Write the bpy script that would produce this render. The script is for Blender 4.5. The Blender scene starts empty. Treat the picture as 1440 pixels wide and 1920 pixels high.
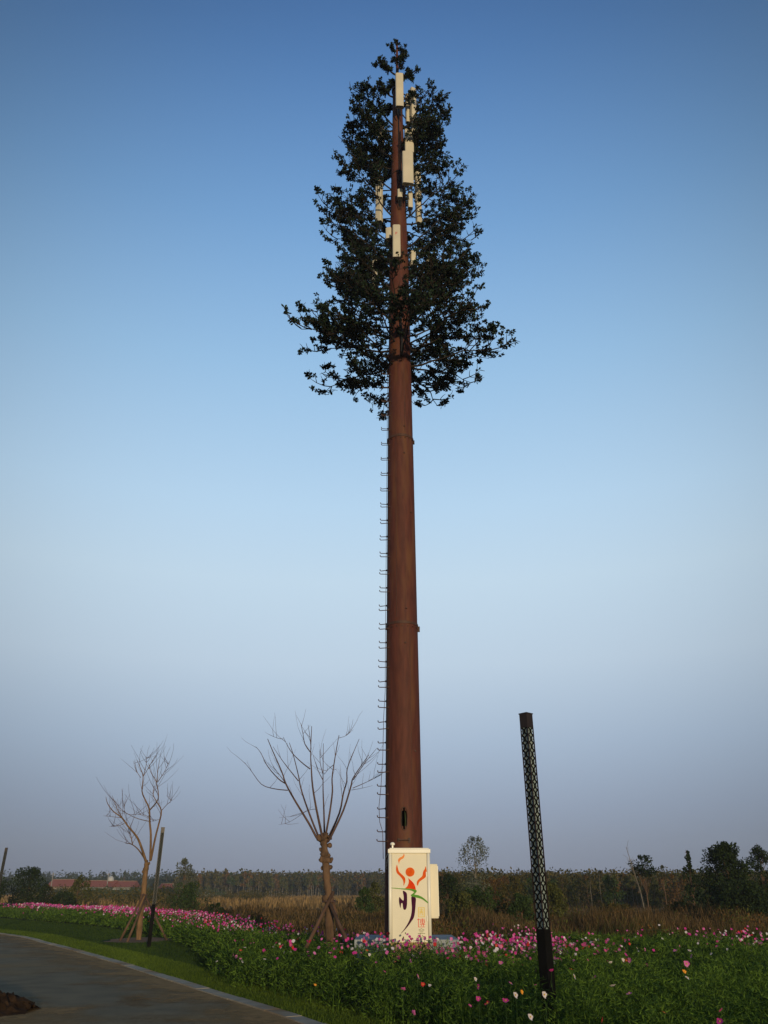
import bpy, bmesh, math, random
import numpy as np
from mathutils import Vector, Matrix
R = math.radians
random.seed(7); rng = np.random.default_rng(11)
sc = bpy.context.scene
C = sc.collection
# ---------------------------------------------------------------- camera, sky, sun, exposure
EYE = 1.6; F = 1430.0; PITCH = R(26.47)
cam = bpy.data.cameras.new('camera'); co = bpy.data.objects.new('camera', cam); C.objects.link(co)
cam.sensor_fit = 'VERTICAL'; cam.sensor_height = 36; cam.lens = 36*F/1920
cam.clip_start = 0.1; cam.clip_end = 9000
co.location = (0, 0, EYE); co.rotation_euler = (math.pi/2+PITCH, 0, 0)
sc.camera = co
SUN_EL = R(5.0); SUN_AZ = R(164)          # azimuth clockwise from +Y: low sun behind the viewer
w = bpy.data.worlds.new('World'); sc.world = w; w.use_nodes = True
nt = w.node_tree; bg = nt.nodes['Background']
sky = nt.nodes.new('ShaderNodeTexSky'); sky.sky_type = 'NISHITA'; sky.sun_disc = False
sky.sun_elevation = SUN_EL; sky.sun_rotation = SUN_AZ
sky.air_density = 1.0; sky.dust_density = 1.0; sky.ozone_density = 1.0; sky.altitude = 0
bg.inputs[1].default_value = 0.15
# evening air: the band of haze low over the horizon and the paler belt above it, by height in the sky
def lin(*c): return tuple((v/255/12.92) if v/255 <= .04045 else ((v/255+.055)/1.055)**2.4 for v in c)
_n = nt.nodes; _l = nt.links
_tc = _n.new('ShaderNodeTexCoord'); _sp = _n.new('ShaderNodeSeparateXYZ'); _l.new(_tc.outputs['Generated'], _sp.inputs[0])
_cr = _n.new('ShaderNodeValToRGB'); _el = _cr.color_ramp.elements
SKY = [(0.0, (138, 147, 169)), (.03, (141, 152, 174)), (.09, (152, 167, 191)), (.165, (168, 187, 210)), (.26, (188, 207, 225)), (.36, (192, 215, 233)), (.45, (181, 211, 236)),
       (.60, (152, 192, 228)), (.73, (122, 168, 217)), (.84, (97, 145, 205)), (.92, (80, 128, 195)), (1.0, (68, 112, 182))]
for i, (p_, c_) in enumerate(SKY):
    e_ = _el[i] if i < 2 else _el.new(p_)
    e_.position = p_; e_.color = (*lin(*c_), 1)
_el[1].position = SKY[1][0]
_l.new(_sp.outputs['Z'], _cr.inputs[0])
# the sky is a little brighter straight opposite the sun, and falls off to the sides
_dp = _n.new('ShaderNodeVectorMath'); _dp.operation = 'DOT_PRODUCT'; _l.new(_tc.outputs['Generated'], _dp.inputs[0]); _dp.inputs[1].default_value = (0, .90, .436)
_mr = _n.new('ShaderNodeMapRange'); _mr.inputs['From Min'].default_value = .70; _mr.inputs['From Max'].default_value = 1.0
_mr.inputs['To Min'].default_value = .38/.15; _mr.inputs['To Max'].default_value = .97/.15; _mr.interpolation_type = 'SMOOTHSTEP'; _l.new(_dp.outputs['Value'], _mr.inputs['Value'])
_sc = _n.new('ShaderNodeVectorMath'); _sc.operation = 'SCALE'; _l.new(_cr.outputs[0], _sc.inputs[0]); _l.new(_mr.outputs[0], _sc.inputs['Scale'])
_mx = _n.new('ShaderNodeMix'); _mx.data_type = 'RGBA'; _mx.inputs['Factor'].default_value = .97
_l.new(sky.outputs[0], _mx.inputs['A']); _l.new(_sc.outputs[0], _mx.inputs['B']); _l.new(_mx.outputs['Result'], bg.inputs[0])
sl = bpy.data.lights.new('sun', 'SUN'); sl.energy = 2.6; sl.angle = R(1.0); sl.color = (1.0, .80, .50)
so = bpy.data.objects.new('sun', sl); C.objects.link(so)
sd = Vector((math.sin(SUN_AZ)*math.cos(SUN_EL), math.cos(SUN_AZ)*math.cos(SUN_EL), math.sin(SUN_EL)))
so.rotation_euler = sd.to_track_quat('Z', 'Y').to_euler(); so.location = (8, -20, 12)
vs = sc.view_settings; vs.view_transform = 'Standard'; vs.look = 'None'; vs.exposure = .12; vs.gamma = 1

# ---------------------------------------------------------------- helpers
def srgb(r, g, b):
    f = lambda c: (c/255/12.92) if c/255 <= .04045 else ((c/255+.055)/1.055)**2.4
    return (f(r), f(g), f(b))

def fw(y):
    Y = (960-y)/F
    return math.sin(PITCH)+Y*math.cos(PITCH), math.cos(PITCH)-Y*math.sin(PITCH)
def at(x, y, d):
    u, v = fw(y); return Vector(((x-720)/F/v*d, d, EYE+u/v*d))
def zat(y, d):
    u, v = fw(y); return EYE+u/v*d
def xat(x, y, d):
    u, v = fw(y); return (x-720)/F/v*d

MATS = {}
def mat(name, a, b=None, scale=8, rough=.8, bump=0, stretch=(1, 1, 1), spec=.3, island=False, detail=4, lo=.35, hi=.65, c=None, cscale=1.0, metal=0, trans=0, coords='Object'):
    m = bpy.data.materials.new(name); m.use_nodes = True
    n = m.node_tree; N = n.nodes; L = n.links; p = N['Principled BSDF']
    p.inputs['Roughness'].default_value = rough; p.inputs['Specular IOR Level'].default_value = spec
    p.inputs['Metallic'].default_value = metal
    a4 = (*a, 1); b4 = (*(b or a), 1)
    tc = N.new('ShaderNodeTexCoord'); mp = N.new('ShaderNodeMapping'); mp.inputs['Scale'].default_value = stretch
    L.new(tc.outputs[coords], mp.inputs[0])
    no = N.new('ShaderNodeTexNoise'); no.inputs['Scale'].default_value = scale; no.inputs['Detail'].default_value = detail
    L.new(mp.outputs[0], no.inputs['Vector'])
    cr = N.new('ShaderNodeValToRGB'); cr.color_ramp.elements[0].position = lo; cr.color_ramp.elements[1].position = hi
    cr.color_ramp.elements[0].color = a4; cr.color_ramp.elements[1].color = b4
    if island:
        g = N.new('ShaderNodeNewGeometry'); mx = N.new('ShaderNodeMath'); mx.operation = 'MULTIPLY_ADD'
        mx.inputs[1].default_value = .55; L.new(g.outputs['Random Per Island'], mx.inputs[0])
        m2 = N.new('ShaderNodeMath'); m2.operation = 'MULTIPLY'; m2.inputs[1].default_value = .5
        L.new(no.outputs['Fac'], m2.inputs[0]); L.new(m2.outputs[0], mx.inputs[2])
        L.new(mx.outputs[0], cr.inputs[0])
    else:
        L.new(no.outputs['Fac'], cr.inputs[0])
    out = cr.outputs[0]
    if c:
        n2 = N.new('ShaderNodeTexNoise'); n2.inputs['Scale'].default_value = cscale; n2.inputs['Detail'].default_value = 5
        L.new(mp.outputs[0] if stretch != (1, 1, 1) else tc.outputs[coords], n2.inputs['Vector'])
        r2 = N.new('ShaderNodeValToRGB'); r2.color_ramp.elements[0].position = .5; r2.color_ramp.elements[1].position = .66
        mi = N.new('ShaderNodeMix'); mi.data_type = 'RGBA'; L.new(n2.outputs['Fac'], r2.inputs[0])
        L.new(r2.outputs[0], mi.inputs['Factor']); L.new(out, mi.inputs['A']); mi.inputs['B'].default_value = (*c, 1)
        out = mi.outputs['Result']
    L.new(out, p.inputs['Base Color'])
    if bump:
        bu = N.new('ShaderNodeBump'); bu.inputs['Strength'].default_value = bump; bu.inputs['Distance'].default_value = .02
        L.new(no.outputs['Fac'], bu.inputs['Height']); L.new(bu.outputs[0], p.inputs['Normal'])
    MATS[name] = m
    return m

class MB:
    """collects shapes that become ONE mesh"""
    def __init__(s): s.v = []; s.f = []; s.mi = []; s.m = 0; s.np = []
    def add(s, vs, fs):
        o = len(s.v); s.v.extend([tuple(v) for v in vs]); s.f.extend([tuple(i+o for i in f) for f in fs]); s.mi.extend([s.m]*len(fs)); return s
    def box(s, c, d, rz=0, taper=1):
        x, y, z = [k/2 for k in d]; cs, sn = math.cos(rz), math.sin(rz); vs = []
        for dz, t in ((-z, 1), (z, taper)):
            for dx, dy in ((-x, -y), (x, -y), (x, y), (-x, y)):
                vs.append((c[0]+(dx*cs-dy*sn)*t, c[1]+(dx*sn+dy*cs)*t, c[2]+dz))
        return s.add(vs, [(3, 2, 1, 0), (4, 5, 6, 7), (0, 1, 5, 4), (1, 2, 6, 5), (2, 3, 7, 6), (3, 0, 4, 7)])
    def tube(s, pts, rs, n=8, cap=True):
        pts = [Vector(p) for p in pts]
        if not hasattr(rs, '__len__'): rs = [rs]*len(pts)
        vs = []; prev = None
        for i, p in enumerate(pts):
            t = (pts[min(i+1, len(pts)-1)]-pts[max(i-1, 0)]).normalized()
            if prev is None:
                u = t.orthogonal().normalized()
            else:
                u = (prev-t*prev.dot(t)); u = u.normalized() if u.length > 1e-6 else t.orthogonal().normalized()
            prev = u; v = t.cross(u)
            for k in range(n):
                a = 2*math.pi*k/n; vs.append(p+(u*math.cos(a)+v*math.sin(a))*rs[i])
        fs = [(i*n+k, i*n+(k+1) % n, (i+1)*n+(k+1) % n, (i+1)*n+k) for i in range(len(pts)-1) for k in range(n)]
        if cap: fs += [tuple(range(n-1, -1, -1)), tuple((len(pts)-1)*n+k for k in range(n))]
        return s.add(vs, fs)
    def lathe(s, prof, c=(0, 0, 0), n=24):
        vs = [(c[0]+r*math.cos(2*math.pi*k/n), c[1]+r*math.sin(2*math.pi*k/n), c[2]+z) for r, z in prof for k in range(n)]
        m = len(prof)
        fs = [(i*n+k, i*n+(k+1) % n, (i+1)*n+(k+1) % n, (i+1)*n+k) for i in range(m-1) for k in range(n)]
        fs += [tuple(range(n-1, -1, -1)), tuple((m-1)*n+k for k in range(n))]
        return s.add(vs, fs)
    def prism(s, poly, fn, t):
        """closed 2D outline -> solid; fn(u, v, depth) gives the 3D point"""
        n = len(poly); vs = [fn(u, v, t) for u, v in poly]+[fn(u, v, 0) for u, v in poly]
        fs = [tuple(range(n)), tuple(range(2*n-1, n-1, -1))]+[(k, k+n, (k+1) % n+n, (k+1) % n) for k in range(n)]
        return s.add(vs, fs)
    def build(s, name, mats, parent=None, smooth=False, fix=False):
        me = bpy.data.meshes.new(name); me.from_pydata(s.v, [], s.f)
        for m in (mats if isinstance(mats, (list, tuple)) else [mats]): me.materials.append(m)
        if isinstance(mats, (list, tuple)): me.polygons.foreach_set('material_index', s.mi)
        if smooth: me.polygons.foreach_set('use_smooth', [True]*len(me.polygons))
        me.update()
        if fix:
            b = bmesh.new(); b.from_mesh(me); bmesh.ops.recalc_face_normals(b, faces=b.faces); b.to_mesh(me); b.free()
        o = bpy.data.objects.new(name, me); C.objects.link(o); o.parent = parent
        return o

def npmesh(name, V, nper, mats, parent=None, mi=None):
    """V: (faces*nper, 3) loose faces with nper corners each"""
    V = np.asarray(V, dtype=np.float32).reshape(-1, 3); nf = len(V)//nper
    me = bpy.data.meshes.new(name); me.vertices.add(len(V)); me.vertices.foreach_set('co', V.ravel())
    me.loops.add(len(V)); me.loops.foreach_set('vertex_index', np.arange(len(V), dtype=np.int32))
    me.polygons.add(nf); me.polygons.foreach_set('loop_start', np.arange(0, len(V), nper, dtype=np.int32))
    try: me.polygons.foreach_set('loop_total', np.full(nf, nper, dtype=np.int32))
    except Exception: pass
    for m in (mats if isinstance(mats, (list, tuple)) else [mats]): me.materials.append(m)
    if mi is not None: me.polygons.foreach_set('material_index', np.asarray(mi, dtype=np.int32))
    me.update(calc_edges=True)
    o = bpy.data.objects.new(name, me); C.objects.link(o); o.parent = parent
    return o

def unit(n):
    a = rng.normal(size=(n, 3)); return a/np.linalg.norm(a, axis=1, keepdims=True)
def quads(P, size, asp=.5, up=0.0):
    """leaf quads (rhombus) at points P"""
    n = len(P); d = unit(n); d[:, 2] += up; d /= np.linalg.norm(d, axis=1, keepdims=True)
    e = np.cross(d, unit(n)); e /= np.linalg.norm(e, axis=1, keepdims=True)
    s = (size*rng.uniform(.6, 1.4, n))[:, None] if np.isscalar(size) else (size*rng.uniform(.6, 1.4, n))[:, None]
    return np.stack([P-d*s*.5, P+e*s*asp*.5, P+d*s*.5, P-e*s*asp*.5], 1)
def blades(P, D, L, W):
    """thin triangles from P along D"""
    n = len(P); e = np.cross(D, unit(n)); e /= np.linalg.norm(e, axis=1, keepdims=True)+1e-9
    W = (np.ones(n)*W)[:, None]; L = (np.ones(n)*L)[:, None]
    return np.stack([P-e*W/2, P+e*W/2, P+D*L], 1)

def tag(o, label=None, cat=None, group=None, kind=None):
    if label: o['label'] = label
    if cat: o['category'] = cat
    if group: o['group'] = group
    if kind: o['kind'] = kind
    return o
def empty(name, loc, label, cat, group=None, rz=0):
    o = bpy.data.objects.new(name, None); C.objects.link(o); o.location = loc; o.rotation_euler = (0, 0, rz)
    o.empty_display_size = .3
    return tag(o, label, cat, group)
def copy_tree(o, parent=None):
    c = o.copy(); C.objects.link(c); c.parent = parent
    for ch in list(o.children): copy_tree(ch, c)
    return c
def inpoly(px, py, poly):
    ins = np.zeros(len(px), bool); j = len(poly)-1
    for i in range(len(poly)):
        xi, yi = poly[i]; xj, yj = poly[j]
        c = ((yi > py) != (yj > py)) & (px < (xj-xi)*(py-yi)/(yj-yi+1e-12)+xi)
        ins ^= c; j = i
    return ins
def catmull(P, n=6, closed=True):
    P = [Vector(p) for p in P]; out = []; m = len(P)
    rg = range(m) if closed else range(m-1)
    for i in rg:
        g = (lambda k: P[k % m]) if closed else (lambda k: P[max(0, min(m-1, k))])
        a, b, c, d = g(i-1), g(i), g(i+1), g(i+2)
        for k in range(n):
            t = k/n
            out.append(.5*((2*b)+(c-a)*t+(2*a-5*b+4*c-d)*t*t+(3*b-a-3*c+d)*t**3))
    if not closed: out.append(P[-1])
    return out
def sheet(name, poly, z, m, kind='structure'):
    mb = MB(); mb.add([(x, y, z) for x, y in poly], [tuple(range(len(poly)))])
    o = mb.build(name, m); 
    b = bmesh.new(); b.from_mesh(o.data); bmesh.ops.triangulate(b, faces=b.faces)
    for f in b.faces:
        if f.normal.z < 0: f.normal_flip()
    b.to_mesh(o.data); b.free()
    return tag(o, kind=kind)

# ---------------------------------------------------------------- materials
M = MATS
mat('ground', (.09, .060, .024), (.17, .105, .038), scale=.05, c=(.06, .060, .022), cscale=.022, rough=1, spec=.04)
mat('soil', (.035, .028, .018), (.02, .018, .012), scale=3, rough=1, spec=.04)
mat('lawn', (.014, .028, .008), (.024, .044, .012), scale=1.2, rough=1, spec=.04)
mat('road', (.145, .115, .070), (.205, .160, .096), scale=1.6, detail=10, c=(.22, .145, .065), cscale=.30, rough=.9, bump=.15, spec=.04)
mat('kerb', (.30, .255, .19), (.38, .32, .24), scale=4, c=(.25, .165, .09), cscale=.9, rough=.9, bump=.2, spec=.04)
mat('red_earth', (.15, .085, .05), (.23, .13, .075), scale=3, rough=1, bump=.6, spec=.04)
mat('dirt', (.016, .010, .007), (.042, .025, .014), scale=6, rough=1, bump=1, spec=.04)
mat('rust', (.070, .020, .013), (.108, .031, .019), scale=4.5, stretch=(3.0, 3.0, .45), c=(.120, .046, .020), cscale=1.4, rough=.72, bump=.25, spec=.3, detail=12, lo=.36, hi=.66)
mat('rust_dark', (.05, .025, .018), (.08, .035, .02), scale=10, rough=.6)
mat('bark_wood', (.022, .016, .012), (.035, .024, .016), scale=12)
mat('needles', (.006, .013, .008), (.019, .038, .017), scale=2, island=True, rough=.75, spec=.2)
mat('antenna', (.52, .47, .36), (.62, .56, .43), scale=1.2, rough=.45)
mat('antenna_back', (.20, .17, .12), (.30, .24, .15), scale=3, rough=.6)
mat('red_mark', (.6, .03, .05))
mat('black', (.010, .010, .011), (.018, .017, .017), scale=30, rough=.45)
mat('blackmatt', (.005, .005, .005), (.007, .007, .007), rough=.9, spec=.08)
mat('bronze', (.022, .014, .012), (.030, .018, .014), scale=10, rough=.4)
mat('diffuser', (.20, .26, .26), (.30, .36, .35), scale=5, rough=.35)
mat('dark_diffuser', (.045, .055, .055), (.07, .08, .08), scale=5, rough=.5, spec=.1)  # the diffuser in a darker tone, for the two farther columns
mat('cabinet', (.74, .68, .52), (.80, .73, .56), scale=1.5, rough=.55, spec=.4)
mat('cabinet_trim', (.86, .82, .70), (.90, .86, .74), scale=4, rough=.35, spec=.5)
mat('cabinet_base', (.45, .33, .13), (.55, .40, .17), scale=6, rough=.7)
mat('concrete', (.22, .25, .27), (.32, .35, .37), scale=5, rough=.9, bump=.3, spec=.04)
mat('orange', (.72, .09, .012), (.80, .15, .02), scale=9, rough=.9, spec=.05)
mat('amber', (.85, .28, .04), (.82, .20, .03), scale=9, rough=.5)
mat('redorange', (.72, .04, .01), (.78, .09, .015), scale=9, rough=.9, spec=.05)
mat('leafgreen', (.11, .29, .04), (.15, .35, .06), scale=9, rough=.9, spec=.05)
mat('plum', (.055, .010, .035), (.07, .016, .045), scale=9, rough=.9, spec=.05)
mat('gold', (.78, .55, .06)); mat('scarlet', (.75, .05, .03)); mat('olive', (.16, .17, .06))
mat('cable_green', (.05, .07, .03)); mat('cable_yellow', (.6, .38, .02))
mat('bark', (.065, .040, .026), (.16, .095, .055), scale=9, stretch=(1, 1, .35), rough=.9, bump=.6)
mat('bark_tan', (.12, .072, .036), (.22, .13, .065), scale=9, stretch=(1, 1, .35), rough=.9, bump=.5)
mat('twig', (.075, .045, .038), (.12, .070, .055), scale=5)
mat('pole_wood', (.08, .045, .03), (.14, .08, .05), scale=6, stretch=(1, 1, .3), rough=.9)
mat('cosmos_leaf', (.015, .040, .006), (.100, .172, .024), scale=1.3, island=True, rough=.9, spec=.1)
mat('grass', (.016, .036, .008), (.040, .070, .013), scale=.5, island=True, rough=.9, spec=.1)
mat('grass_bright', (.060, .100, .012), (.10, .15, .02), scale=.5, island=True, rough=.9, spec=.1)
mat('dry', (.115, .078, .034), (.27, .175, .074), scale=.06, island=True, rough=1, spec=.05)
mat('reed', (.042, .034, .017), (.145, .092, .042), scale=.25, island=True, rough=1, spec=.05)
mat('petal_pink', (.52, .08, .30), (.62, .18, .40), scale=20, rough=.7)
mat('petal_magenta', (.42, .015, .17), (.52, .04, .26), scale=20, rough=.7)
mat('petal_white', (.52, .46, .48), (.62, .56, .56), scale=20, rough=.7)
mat('petal_red', (.45, .015, .02), (.50, .03, .03), scale=20, rough=.7)
mat('petal_orange', (.75, .28, .02), (.8, .33, .03), scale=20, rough=.7)
mat('flower_centre', (.60, .36, .03), (.5, .28, .03), scale=20)
mat('stem', (.03, .07, .015), (.05, .10, .02), scale=9)
def leafmat(name, a, b, sc_=.5): return mat(name, a, b, scale=sc_, island=True, rough=.9, spec=.08)
leafmat('leaf_dark', (.010, .018, .007), (.030, .048, .016))
leafmat('leaf_green', (.018, .034, .010), (.050, .080, .024))
leafmat('leaf_olive', (.035, .042, .012), (.090, .095, .026))
leafmat('leaf_autumn', (.055, .035, .014), (.150, .080, .026))
leafmat('leaf_mixed', (.026, .034, .012), (.105, .082, .024), .12)
leafmat('leaf_grey', (.050, .062, .042), (.13, .14, .10))
leafmat('leaf_blue', (.022, .034, .028), (.05, .065, .045))
mat('pale_bark', (.11, .095, .07), (.20, .17, .13), scale=6, stretch=(1, 1, .4))
mat('rooftile', (.26, .065, .04), (.33, .09, .05), scale=8, rough=.85, stretch=(1, 6, 6))
mat('plaster', (.13, .13, .12), (.20, .19, .17), scale=1)
mat('plaster_brown', (.16, .11, .08), (.22, .15, .11), scale=1)
mat('glass_dark', (.02, .025, .03), rough=.2)
mat('white_paint', (.40, .40, .40), (.48, .48, .46), scale=3)
mat('post_grey', (.22, .21, .20), (.28, .26, .24), scale=3)

# ---------------------------------------------------------------- setting: ground, road, kerb, lawn
S = 6000
tag(MB().add([(-S, -S, 0), (S, -S, 0), (S, S, 0), (-S, S, 0)], [(0, 1, 2, 3)]).build('ground', M['ground']), kind='structure')
EDGE = [(-60, 62), (-40, 56), (-26.97, 47.63), (-16.09, 36.5), (-11.62, 29.94), (-8.79, 25.42), (-6.18, 21.05), (-4.61, 18.32), (-3.41, 16.23), (-1.94, 13.72), (-1.15, 12.31), (-.12, 10.2), (1.2, 7.0), (2.2, 4.0), (3.2, -2.0), (4.0, -12.0)]
EDGE_S = [tuple(p) for p in catmull([(x, y, 0) for x, y in EDGE], 5, False)]
EDGE2 = [(p[0], p[1]) for p in EDGE_S]
sheet('road', EDGE2+[(4, -40), (-90, -40), (-90, 62)], .012, M['road'])
def offset(pl, d):
    out = []
    for i, p in enumerate(pl):
        a = Vector(pl[max(0, i-1)]); b = Vector(pl[min(len(pl)-1, i+1)]); t = (b-a).normalized()
        out.append((p[0]-t.y*d, p[1]+t.x*d))
    return out
DUST = mat('road_dust', (.27, .165, .07), (.38, .225, .095), scale=5, rough=1, spec=.04)
def dust_alpha(m, thr0, thr1):
    n = m.node_tree; N = n.nodes; L = n.links; p = N['Principled BSDF']
    uv = N.new('ShaderNodeUVMap'); sp = N.new('ShaderNodeSeparateXYZ'); L.new(uv.outputs[0], sp.inputs[0])
    tc = N.new('ShaderNodeTexCoord'); no = N.new('ShaderNodeTexNoise'); no.inputs['Scale'].default_value = .9; no.inputs['Detail'].default_value = 9; no.inputs['Roughness'].default_value = .68; L.new(tc.outputs['Object'], no.inputs['Vector'])
    a = N.new('ShaderNodeMath'); a.operation = 'MULTIPLY_ADD'; a.inputs[1].default_value = -.42; L.new(sp.outputs['Y'], a.inputs[0]); L.new(no.outputs['Fac'], a.inputs[2])
    r = N.new('ShaderNodeMapRange'); r.inputs['From Min'].default_value = thr0; r.inputs['From Max'].default_value = thr1; r.inputs['To Max'].default_value = .85; L.new(a.outputs[0], r.inputs['Value']); L.new(r.outputs[0], p.inputs['Alpha'])
dust_alpha(DUST, .22, .46)
def uvgrid(name, rows, m):
    nr, nc = len(rows), len(rows[0]); vs = [(x, y, .018) for r in rows for x, y in r]
    fs = [(i*nc+j, i*nc+j+1, (i+1)*nc+j+1, (i+1)*nc+j) for i in range(nr-1) for j in range(nc-1)]
    me = bpy.data.meshes.new(name); me.from_pydata(vs, [], fs); me.materials.append(m); uv = me.uv_layers.new(name='UVMap')
    for l in me.loops: uv.data[l.index].uv = ((l.vertex_index // nc)/(nr-1), (l.vertex_index % nc)/(nc-1))
    me.update(); o = bpy.data.objects.new(name, me); C.objects.link(o)
    if me.polygons[0].normal.z < 0: me.flip_normals()
    return tag(o, kind='structure')
_o = [offset(EDGE2, -d_) for d_ in (.02, .5, 1.0, 1.6, 2.3)]
uvgrid('road_dust', [[_o[j][i] for j in range(5)] for i in range(len(EDGE2))], DUST)
_dc = (-6.3, 13.2)
uvgrid('road_dust', [[(_dc[0]+r_*1.5*math.cos(a_), _dc[1]+r_*math.sin(a_)) for r_ in (.05, .7, 1.3, 2.0, 2.8)] for a_ in [2*math.pi*k_/40 for k_ in range(41)]], DUST)
# kerb: separate slabs laid along the edge
KW = .24
kb = MB(); acc = 0
def walk(pl, step):
    pts = [Vector(p) for p in pl]; res = [pts[0]]; need = step
    for a, b in zip(pts, pts[1:]):
        L = (b-a).length; s = 0
        while L-s >= need:
            s += need; res.append(a+(b-a)*(s/L)); need = step
        need -= (L-s)
    return res
ks = walk(EDGE2, .8)
for a, b in zip(ks, ks[1:]):
    t = (b-a).normalized(); n = Vector((-t.y, t.x)); a2 = a+t*.006; b2 = b-t*.006
    j = random.uniform(-.004, .004); q = random.uniform(-.006, .006)
    A, B, D, E_ = a2+n*q, b2+n*q, b2+n*(KW+q), a2+n*(KW+q)
    vs_ = [(p.x, p.y, -.02) for p in (A, B, D, E_)]+[(p.x, p.y, .030+j) for p in (A, B, D, E_)]
    kb.add(vs_, [(3, 2, 1, 0), (4, 5, 6, 7), (0, 1, 5, 4), (1, 2, 6, 5), (2, 3, 7, 6), (3, 0, 4, 7)])
tag(kb.build('kerb', M['kerb'], fix=True), kind='structure')
BEDF = [(-60, 92), (-31.31, 65.74), (-25.76, 57.94), (-14.86, 44.75), (-7.75, 32.53), (-4.72, 24.02), (-3.06, 16.84), (-1.62, 14.4), (-.44, 12.55), (.5, 10.8), (1.6, 8.2), (2.2, 6.0), (2.6, 5.2)]
BEDB = [(-60, 99), (-29.0, 70.8), (-16.99, 55.7), (-8.63, 40.7), (-2.44, 25.3), (-.26, 21.3), (1.39, 18.6), (2.48, 21.5), (4.02, 23.4), (5.46, 23.4), (8.33, 23.4), (10.35, 23.4), (14.65, 23.0), (20, 22), (22, 12), (16, 5.2)]
BED = BEDF+BEDB[::-1]
kin = offset(EDGE2, KW)
LAWN = [p for p in kin if p[1] > 4.5]+[(2.5, 4.5)]+[p for p in BEDF[::-1] if p[1] > 5.5]
sheet('lawn', LAWN, .018, M['lawn'])
sheet('flower_bed_soil', BED, .024, M['soil'])

def scatter(poly, n, dens=None):
    xs = [p[0] for p in poly]; ys = [p[1] for p in poly]; out = np.zeros((0, 2))
    while len(out) < n:
        k = n*4; x = rng.uniform(min(xs), max(xs), k); y = rng.uniform(min(ys), max(ys), k)
        ok = inpoly(x, y, poly) & (np.abs(x) < .56*y+2.5)
        if dens is not None: ok &= rng.random(k) < dens(x, y)
        out = np.vstack([out, np.stack([x[ok], y[ok]], 1)])
    return out[:n]
def grass(name, poly, n, h, wd, m, dens=None, lean=.45, z0=.01):
    p = scatter(poly, n, dens); P = np.column_stack([p, np.full(n, z0)])
    d = unit(n)*lean; d[:, 2] = 1; d /= np.linalg.norm(d, axis=1, keepdims=True)
    far = np.clip(p[:, 1]/15, .8, 4)
    return tag(npmesh(name, blades(P, d, h*rng.uniform(.5, 1.3, n), wd*far), 3, m), kind='stuff')
near = lambda x, y: np.clip((14/np.maximum(y, 6))**1.6, 0, 1)*(np.hypot((x+9.0)/1.2, (y-31.8)/1.7) > 1)
VERGE = [p for p in kin if p[1] > 4.5]+[p for p in offset(EDGE2, KW+1.15)[::-1] if p[1] > 4.5]
grass('lawn_grass', LAWN, 90000, .06, .010, M['grass'], near)
grass('verge_grass', VERGE, 80000, .06, .012, M['grass_bright'], near)

# soil ring round the young tree (bare earth)
def disc(name, cx, cy, r, z, m, n=40):
    pts = [(cx+r*(1+.12*math.sin(3*a+1)+.06*math.sin(7*a))*math.cos(a), cy+r*1.4*(1+.1*math.sin(4*a))*math.sin(a)) for a in [2*math.pi*k/n for k in range(n)]]
    return sheet(name, pts, z, m)

# ---------------------------------------------------------------- the flower bed
PH = lambda x, y: .58+.20*np.exp(-((x-3.5)**2+(y-8.5)**2)/28)+.07*np.exp(-((x-.6)**2/5+(y-15.2)**2/3))+.16*np.exp(-((x+1.2)**2/3+(y-14.6)**2/4))+.20*np.exp(-((x-1.7)**2/.9+(y-8.7)**2/.5))+.05*np.sin(x*1.7+y*.9)+.04*np.sin(x*3.1-y*2.3)
def plants():
    nc = 2300; c = scatter(BED, nc, lambda x, y: np.clip((9/np.maximum(y, 6))**1.3, .04, 1))
    hc = rng.uniform(.80, 1.16, nc); wc = rng.uniform(.14, .26, nc)*np.clip(c[:, 1]/12, 1, 3)
    per = 4; I = np.repeat(np.arange(nc), per); n = len(I)
    off = rng.normal(size=(n, 2))*wc[I][:, None]; p = c[I]+off
    ok = inpoly(p[:, 0], p[:, 1], BED); p = p[ok]; I = I[ok]; off = off[ok]; n = len(p)
    H = PH(p[:, 0], p[:, 1])*hc[I]*(1-.22*np.clip((np.hypot(off[:, 0], off[:, 1])/(wc[I]*2))**2, 0, 1.4))
    k = 88; idx = np.repeat(np.arange(n), k); m = len(idx)
    t = rng.uniform(.10, 1, m)**.8; r = rng.uniform(0, 1, m)**.6*(.05+.17*np.sin(np.pi*np.clip(t, .1, .88)))*np.clip(p[idx, 1]/9, 1, 4)
    a = rng.uniform(0, 2*np.pi, m)
    P = np.column_stack([p[idx, 0]+r*np.cos(a), p[idx, 1]+r*np.sin(a), H[idx]*t])
    D = np.column_stack([np.cos(a)*.8, np.sin(a)*.8, rng.uniform(-.1, 1.0, m)])+rng.normal(size=(m, 3))*.55
    D /= np.linalg.norm(D, axis=1, keepdims=True)
    q = np.clip(p[idx, 1]/9, .9, 4.0)
    V = [blades(P, D, rng.uniform(.035, .085, m)*q**.7, .0085*q)]
    V.append(blades(np.column_stack([p, np.zeros(n)]), np.column_stack([rng.normal(0, .07, n), rng.normal(0, .07, n), np.ones(n)]), H*.97, .010*np.clip(p[:, 1]/9, .9, 4)))
    return np.concatenate(V)
tag(npmesh('cosmos_foliage', plants(), 3, M['cosmos_leaf']), kind='stuff')

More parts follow.
